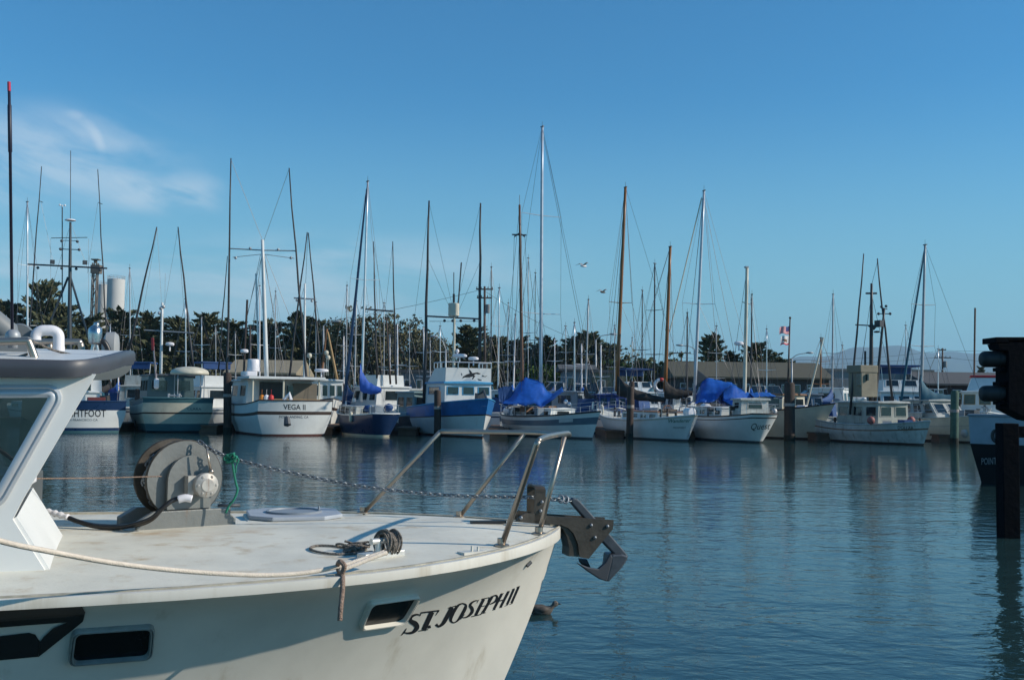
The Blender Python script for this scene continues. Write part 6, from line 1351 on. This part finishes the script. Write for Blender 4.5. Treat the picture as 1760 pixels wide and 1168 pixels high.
def upole(px, ytop, Y, label, arms=((4, .9),), tf=False):
    q = PW(px, Y, Zg); t = Thing('utility_pole', label, 'utility pole', tuple(q), 0, 'utility poles along the waterfront road'); top = t.L(P(px, ytop, Y)); g = G(); g.tube([V((0, 0, 0)), top], [.17, .11], 8); g.build('pole', WOODD, t, smooth=True)
    g = G()
    for dz, w_ in arms:
        g.box(top - V((0, 0, dz)), (w_ * 2, .12, .14))
        for k in (-.9, -.4, .4, .9): g.tube([top - V((k * w_, 0, dz)), top - V((k * w_, 0, dz - .25))], .05, 5)
    g.build('crossarm', WOODD, t)
    if tf: g = G(); g.tube([top - V((-.35, 0, tf)), top - V((-.35, 0, tf + .9))], .25, 10); g.build('transformer', GREY, t, smooth=40)
    return t
u1 = upole(833, 492, 108, 'utility pole with transformer and crossarms above the orca boat', ((.3, .9), (1.2, .8)), tf=1.9); u2 = upole(1171, 603, 150, 'utility pole with two crossarms behind the varnished mizzen', ((.3, 1.4), (1.6, 1.4))); u3 = upole(1620, 598, 150, 'utility pole with a transformer right of the grey warehouse', ((.3, .5), (1.4, 1.2)), tf=1.9)
u4 = upole(2100, 560, 130, 'utility pole outside the picture to the right', ((.3, 1.0),)); u0 = upole(430, 560, 120, 'utility pole hidden among the trees at the left', ((.3, 1.0),))
def wire(a, b, label, sag=.6, n=14):
    a, b = V(a), V(b); g = G(); g.tube([a.lerp(b, i / n) - V((0, 0, sag * 4 * (i / n) * (1 - i / n))) for i in range(n + 1)], .022, 3); tag(g.build('overhead_cable', WIRE), label, 'cable')
W_ = lambda x, y, Y: P(x, y, Y)
wire(W_(430, 566, 120), W_(833, 496, 108), 'overhead cable over the trees at the left of the transformer pole'); wire(W_(833, 500, 108), W_(1171, 606, 150), 'overhead cable sloping down right from the transformer pole', 2.5); wire(W_(1171, 606, 150), W_(1620, 602, 150), 'upper overhead cable between the two right-hand utility poles', 1.2); wire(W_(1171, 614, 150), W_(1620, 613, 150), 'lower overhead cable between the two right-hand utility poles', 1.0); wire(W_(1620, 602, 150), W_(2100, 565, 130), 'upper overhead cable leaving the picture at the right', 1); wire(W_(1620, 613, 150), W_(2100, 575, 130), 'lower overhead cable leaving the picture at the right', 2)
# birds in the air
for px, py, Y, lab, sc in ((1003, 457, 60, 'white gull gliding high between the tallest mast and the varnished foremast', 1.0), (1036, 502, 70, 'dark gull flying lower beside the varnished foremast', .9)):
    t = Thing('flying_gull', lab, 'bird', tuple(P(px, py, Y)), .6); g = G(); g.ball((0, 0, 0), (.26, .07, .07), 8); g.build('body', PLAST if sc == 1 else FE, t, smooth=True)
    for s_ in (-1, 1):
        g = G(); g.add([(.08, 0, .02), (-.1, 0, .02), (-.06, s_ * .3, .16), (.08, s_ * .3, .18), (-.16, s_ * .65, .06), (.08, 0, .035), (-.1, 0, .035), (-.06, s_ * .3, .175), (.08, s_ * .3, .195)], [(0, 1, 2, 3), (3, 2, 4), (5, 8, 7, 6), (8, 4, 7), (0, 3, 8, 5), (1, 6, 7, 2)]); g.build('wing', mat('gull_wing', (.3, .3, .3), .7), t)
# ------------------------------------------------------------------ trees
def leafmat(name, a, b):
    m = bpy.data.materials.new(name); m.use_nodes = True; t = m.node_tree; p = t.nodes['Principled BSDF']; p.inputs['Roughness'].default_value = .75; p.inputs['Specular IOR Level'].default_value = .2
    gi = t.nodes.new('ShaderNodeNewGeometry'); mx = t.nodes.new('ShaderNodeMix'); mx.data_type = 'RGBA'; mx.inputs['A'].default_value = (*a, 1); mx.inputs['B'].default_value = (*b, 1)
    t.links.new(gi.outputs['Random Per Island'], mx.inputs['Factor']); t.links.new(mx.outputs['Result'], p.inputs['Base Color']); return m
CYP_ = leafmat('cypress_leaves', (.045, .056, .032), (.11, .112, .056)); EUC = leafmat('eucalyptus_leaves', (.06, .062, .038), (.15, .14, .075)); BUSH = leafmat('bush_leaves', (.035, .05, .018), (.10, .11, .04)); GRN = leafmat('green_leaves', (.03, .06, .012), (.09, .14, .03))
BARK = mat('bark', (.06, .045, .035), .95, var=.3)
def leaves(g, c, n, rad, sz, rnd):
    for _ in range(n):
        d = V((rnd.gauss(0, 1), rnd.gauss(0, 1), rnd.gauss(0, 1))); d.normalize(); q = c + V((d.x * rad[0], d.y * rad[1], d.z * rad[2])) * rnd.random() ** .45
        a = V((rnd.gauss(0, 1), rnd.gauss(0, 1), rnd.gauss(0, .7))).normalized(); b = a.cross(V((rnd.gauss(0, 1), rnd.gauss(0, 1), rnd.gauss(0, 1)))).normalized(); s_ = sz * rnd.uniform(.6, 1.4)
        g.add([q - a * s_, q + b * s_ * .5, q + a * s_, q - b * s_ * .5], [(0, 1, 2, 3)])
def cypress(h, wd, seed, spire=1.0, lf=CYP_):
    rnd = random.Random(seed); tr = G(); g = G(); tr.tube([V((0, 0, -.3)), V((.1, 0, h * .5)), V((rnd.uniform(-.3, .3), 0, h * .95))], [h * .03, h * .02, h * .004], 7)
    nb = int(34 + wd * 6)
    for k in range(nb):
        f = .06 + .92 * (k / nb) ** .95; z0 = h * f; ln = wd / 2 * (1 - f * .82) * rnd.uniform(.6, 1.3) + .35; a = rnd.uniform(0, 6.283); upw = rnd.uniform(.05, .7)
        tip = V((math.cos(a) * ln, math.sin(a) * ln, z0 + ln * upw)); st = V((0, 0, z0)); dr = (tip - st).normalized()
        if k % 3 == 0: tr.tube([st, st.lerp(tip, .8)], [.09, .02], 4)
        for j in range(34):
            t = .2 + .9 * j / 33; wsp = (1.08 - t) * ln * .26 + .1
            q = st.lerp(tip, t) + V((rnd.gauss(0, wsp), rnd.gauss(0, wsp), rnd.gauss(0, wsp * .45)))
            ax_ = (dr + V((rnd.gauss(0, .45), rnd.gauss(0, .45), rnd.gauss(.25, .4)))).normalized(); b_ = ax_.cross(V((rnd.gauss(0, 1), rnd.gauss(0, 1), rnd.gauss(0, 1)))).normalized(); s_ = rnd.uniform(.28, .55)
            g.add([q - ax_ * s_, q + b_ * s_ * .38, q + ax_ * s_, q - b_ * s_ * .38], [(0, 1, 2, 3)])
    for k in range(16):
        z = h * (.88 + .14 * k / 15); q = V((rnd.gauss(0, .16 * spire), rnd.gauss(0, .16 * spire), z)); ax_ = V((rnd.gauss(0, .35), rnd.gauss(0, .35), 1)).normalized(); b_ = ax_.orthogonal().normalized(); g.add([q - ax_ * .4, q + b_ * .15, q + ax_ * .4, q - b_ * .15], [(0, 1, 2, 3)])
    return tr, g, lf
def roundtree(h, wd, seed, lf=EUC, low=.2, n=24):
    rnd = random.Random(seed); tr = G(); g = G(); fk = V((rnd.uniform(-.4, .4), 0, h * .4)); tr.tube([V((0, 0, -.3)), fk], [h * .03, h * .022], 7)
    for k in range(n):
        a = rnd.uniform(0, 6.283); e = rnd.uniform(low, 1.0); rr = wd / 2 * math.sqrt(max(.05, 1 - (e - .45) ** 2 * 2.2)) * rnd.uniform(.35, .85); c = V((rr * math.cos(a), rr * math.sin(a), h * e * .86))
        s_ = wd * rnd.uniform(.10, .19)
        if k % 2 == 0: tr.tube([fk, fk.lerp(c, .5) + V((0, 0, .3)), c], [h * .014, h * .01, .03], 5)
        leaves(g, c, int(110), (s_, s_, s_ * .8), .27, rnd)
        for j in range(3): leaves(g, c + V((rnd.gauss(0, s_), rnd.gauss(0, s_), rnd.gauss(0, s_ * .6) + s_ * .3)), 24, (s_ * .45, s_ * .45, s_ * .35), .25, rnd)
    return tr, g, lf
PROT = {}
def tree(px, Y, ytop, wpx, kind, seed, label, cat='tree', name=None, group=None):
    q = PW(px, Y, Zg); h = P(px, ytop, Y).z - Zg; wd = wpx / F * Y
    key = (kind, seed); nm = name or {'c': 'cypress_tree', 'e': 'eucalyptus_tree', 'b': 'bush', 'g': 'leafy_tree'}[kind]
    t = Thing(nm, label, cat, tuple(q), random.uniform(0, 6), group)
    if key not in PROT:
        tr, g, lf = {'c': lambda: cypress(12, 9, seed), 'e': lambda: roundtree(12, 11, seed), 'b': lambda: roundtree(6, 7, seed, BUSH, .12, 14), 'g': lambda: roundtree(6, 7, seed, GRN, .1, 14)}[kind]()
        PROT[key] = (tr.build('trunk', BARK, t, smooth=True), g.build('crown', lf, t, fixn=False)); base = PROT[key]
    else:
        base = []
        for o in PROT[key]: c = o.copy(); COL.objects.link(c); c.parent = t.o; base.append(c)
    H0, W0 = {'c': (12, 9), 'e': (12, 11), 'b': (6, 7), 'g': (6, 7)}[kind]
    k_ = 1.35 if kind == 'c' else 1.0; t.o.scale = (wd / W0 * k_, wd / W0 * k_, h / H0)
GT = 'dark cypresses along the shore'
TREES = [(8, 150, 520, 80, 'c', 1, 'dark cypress at the far left edge behind the antenna'), (68, 150, 486, 95, 'c', 2, 'spiky tall cypress behind the tower mast'), (105, 160, 525, 80, 'c', 3, 'dark cypress right of the spiky tall one'), (150, 165, 545, 90, 'c', 1, 'cypress in front of the conveyor tower'), (205, 155, 535, 90, 'c', 4, 'cypress at the foot of the silo'), (250, 150, 540, 85, 'c', 2, 'cypress between the two leaning poles'), (300, 150, 548, 90, 'c', 3, 'cypress behind the domed cream canopy'), (350, 155, 542, 85, 'c', 5, 'cypress left of the two-striped boat pole'),
 (400, 150, 555, 85, 'c', 4, 'cypress behind the exhaust stack'), (455, 150, 552, 95, 'c', 1, 'cypress behind the white mast of the two-striped boat'), (505, 150, 540, 85, 'c', 2, 'cypress right of the white mast of the two-striped boat'), (545, 150, 552, 80, 'c', 5, 'cypress above the small crab boat'), (585, 140, 542, 100, 'e', 1, 'loose eucalyptus left of the navy sloop mast'), (640, 140, 531, 120, 'e', 2, 'tallest rounded eucalyptus with sky gaps behind the navy sloop'), (697, 140, 538, 110, 'e', 3, 'broad eucalyptus left of the orca boat pole'), (745, 142, 568, 80, 'e', 1, 'smaller eucalyptus behind the orca boat pole'),
 (805, 145, 562, 95, 'c', 3, 'cypress behind the crow nest barrel'), (850, 150, 580, 70, 'c', 4, 'low cypress right of the orca boat'), (890, 150, 583, 80, 'c', 1, 'low cypress behind the brown mizzen'), (940, 150, 582, 80, 'c', 5, 'low cypress behind the tallest mast'), (985, 148, 580, 85, 'c', 2, 'cypress above the pale grey-blue shed'), (1010, 152, 572, 70, 'c', 3, 'pointed cypress above the olive shed'), (1045, 150, 592, 70, 'c', 4, 'cypress left of the varnished foremast'),
 (918, 120, 625, 70, 'g', 1, 'bright green leafy bush behind the blue tarpaulin tent'), (955, 118, 632, 60, 'g', 2, 'bright green bush just right of the tallest mast'), (1068, 125, 622, 60, 'g', 3, 'green bush right of the olive shed'), (1110, 130, 616, 85, 'b', 1, 'rounded olive bush between the varnished masts'), (1142, 132, 612, 75, 'b', 2, 'taller olive bush behind the varnished mizzen'), (1160, 131, 624, 60, 'b', 3, 'olive bush right of the varnished mizzen'),
 (1224, 128, 578, 62, 'c', 6, 'cypress with upswept fronds left of the cream mizzen'), (1256, 133, 606, 60, 'c', 2, 'low cypress just left of the cream mizzen'), (1300, 130, 592, 75, 'c', 4, 'wide cypress right of the cream mizzen'), (1330, 134, 608, 60, 'c', 5, 'low cypress left of the flags'), (1350, 137, 620, 55, 'c', 1, 'lowest cypress under the flags'), (1688, 190, 632, 26, 'c', 6, 'small far tree beside the right fender rollers'), (-60, 150, 515, 110, 'c', 5, 'dark cypress just outside the left edge')]
for a in TREES: tree(*a, group=GT if a[4] == 'c' else {'e': 'eucalyptus grove on the shore', 'b': 'olive bushes on the shore', 'g': 'green bushes on the shore'}[a[4]])
HED = G(); rnd = random.Random(11)
# low scrub filling the foot of the tree line
n = 0
for px in range(-60, 1090, 26):
    Yh = 158 + rnd.uniform(-6, 6); q = PW(px, Yh, Zg); h = rnd.uniform(5.5, 9.0)
    leaves(HED, q + V((0, 0, h * .5)), 420, (2.4, 2.0, h * .52), .34, rnd)
for px in range(-60, 780, 30):
    q = PW(px, 178, Zg); h = rnd.uniform(11, 14.5); leaves(HED, q + V((0, 0, h * .5)), 520, (3.2, 2.0, h * .52), .4, rnd)
for px in range(780, 1060, 30):
    q = PW(px, 172, Zg); h = rnd.uniform(8, 11); leaves(HED, q + V((0, 0, h * .5)), 360, (3.0, 2.0, h * .52), .4, rnd)
tag(HED.build('undergrowth', CYP_, fixn=False), kind='stuff')
# ------------------------------------------------------------------ sea haze
hm = bpy.data.materials.new('sea_haze'); hm.use_nodes = True; t = hm.node_tree; t.nodes.clear(); pv = t.nodes.new('ShaderNodeVolumePrincipled'); pv.inputs['Color'].default_value = (.5, .78, 1, 1); pv.inputs['Density'].default_value = HAZE; pv.inputs['Anisotropy'].default_value = 0.0
mo = t.nodes.new('ShaderNodeOutputMaterial'); t.links.new(pv.outputs[0], mo.inputs['Volume'])
g = G(); g.box((0, 6000, 349), (14000, 13000, 702)); tag(g.build('haze', hm), kind='stuff')
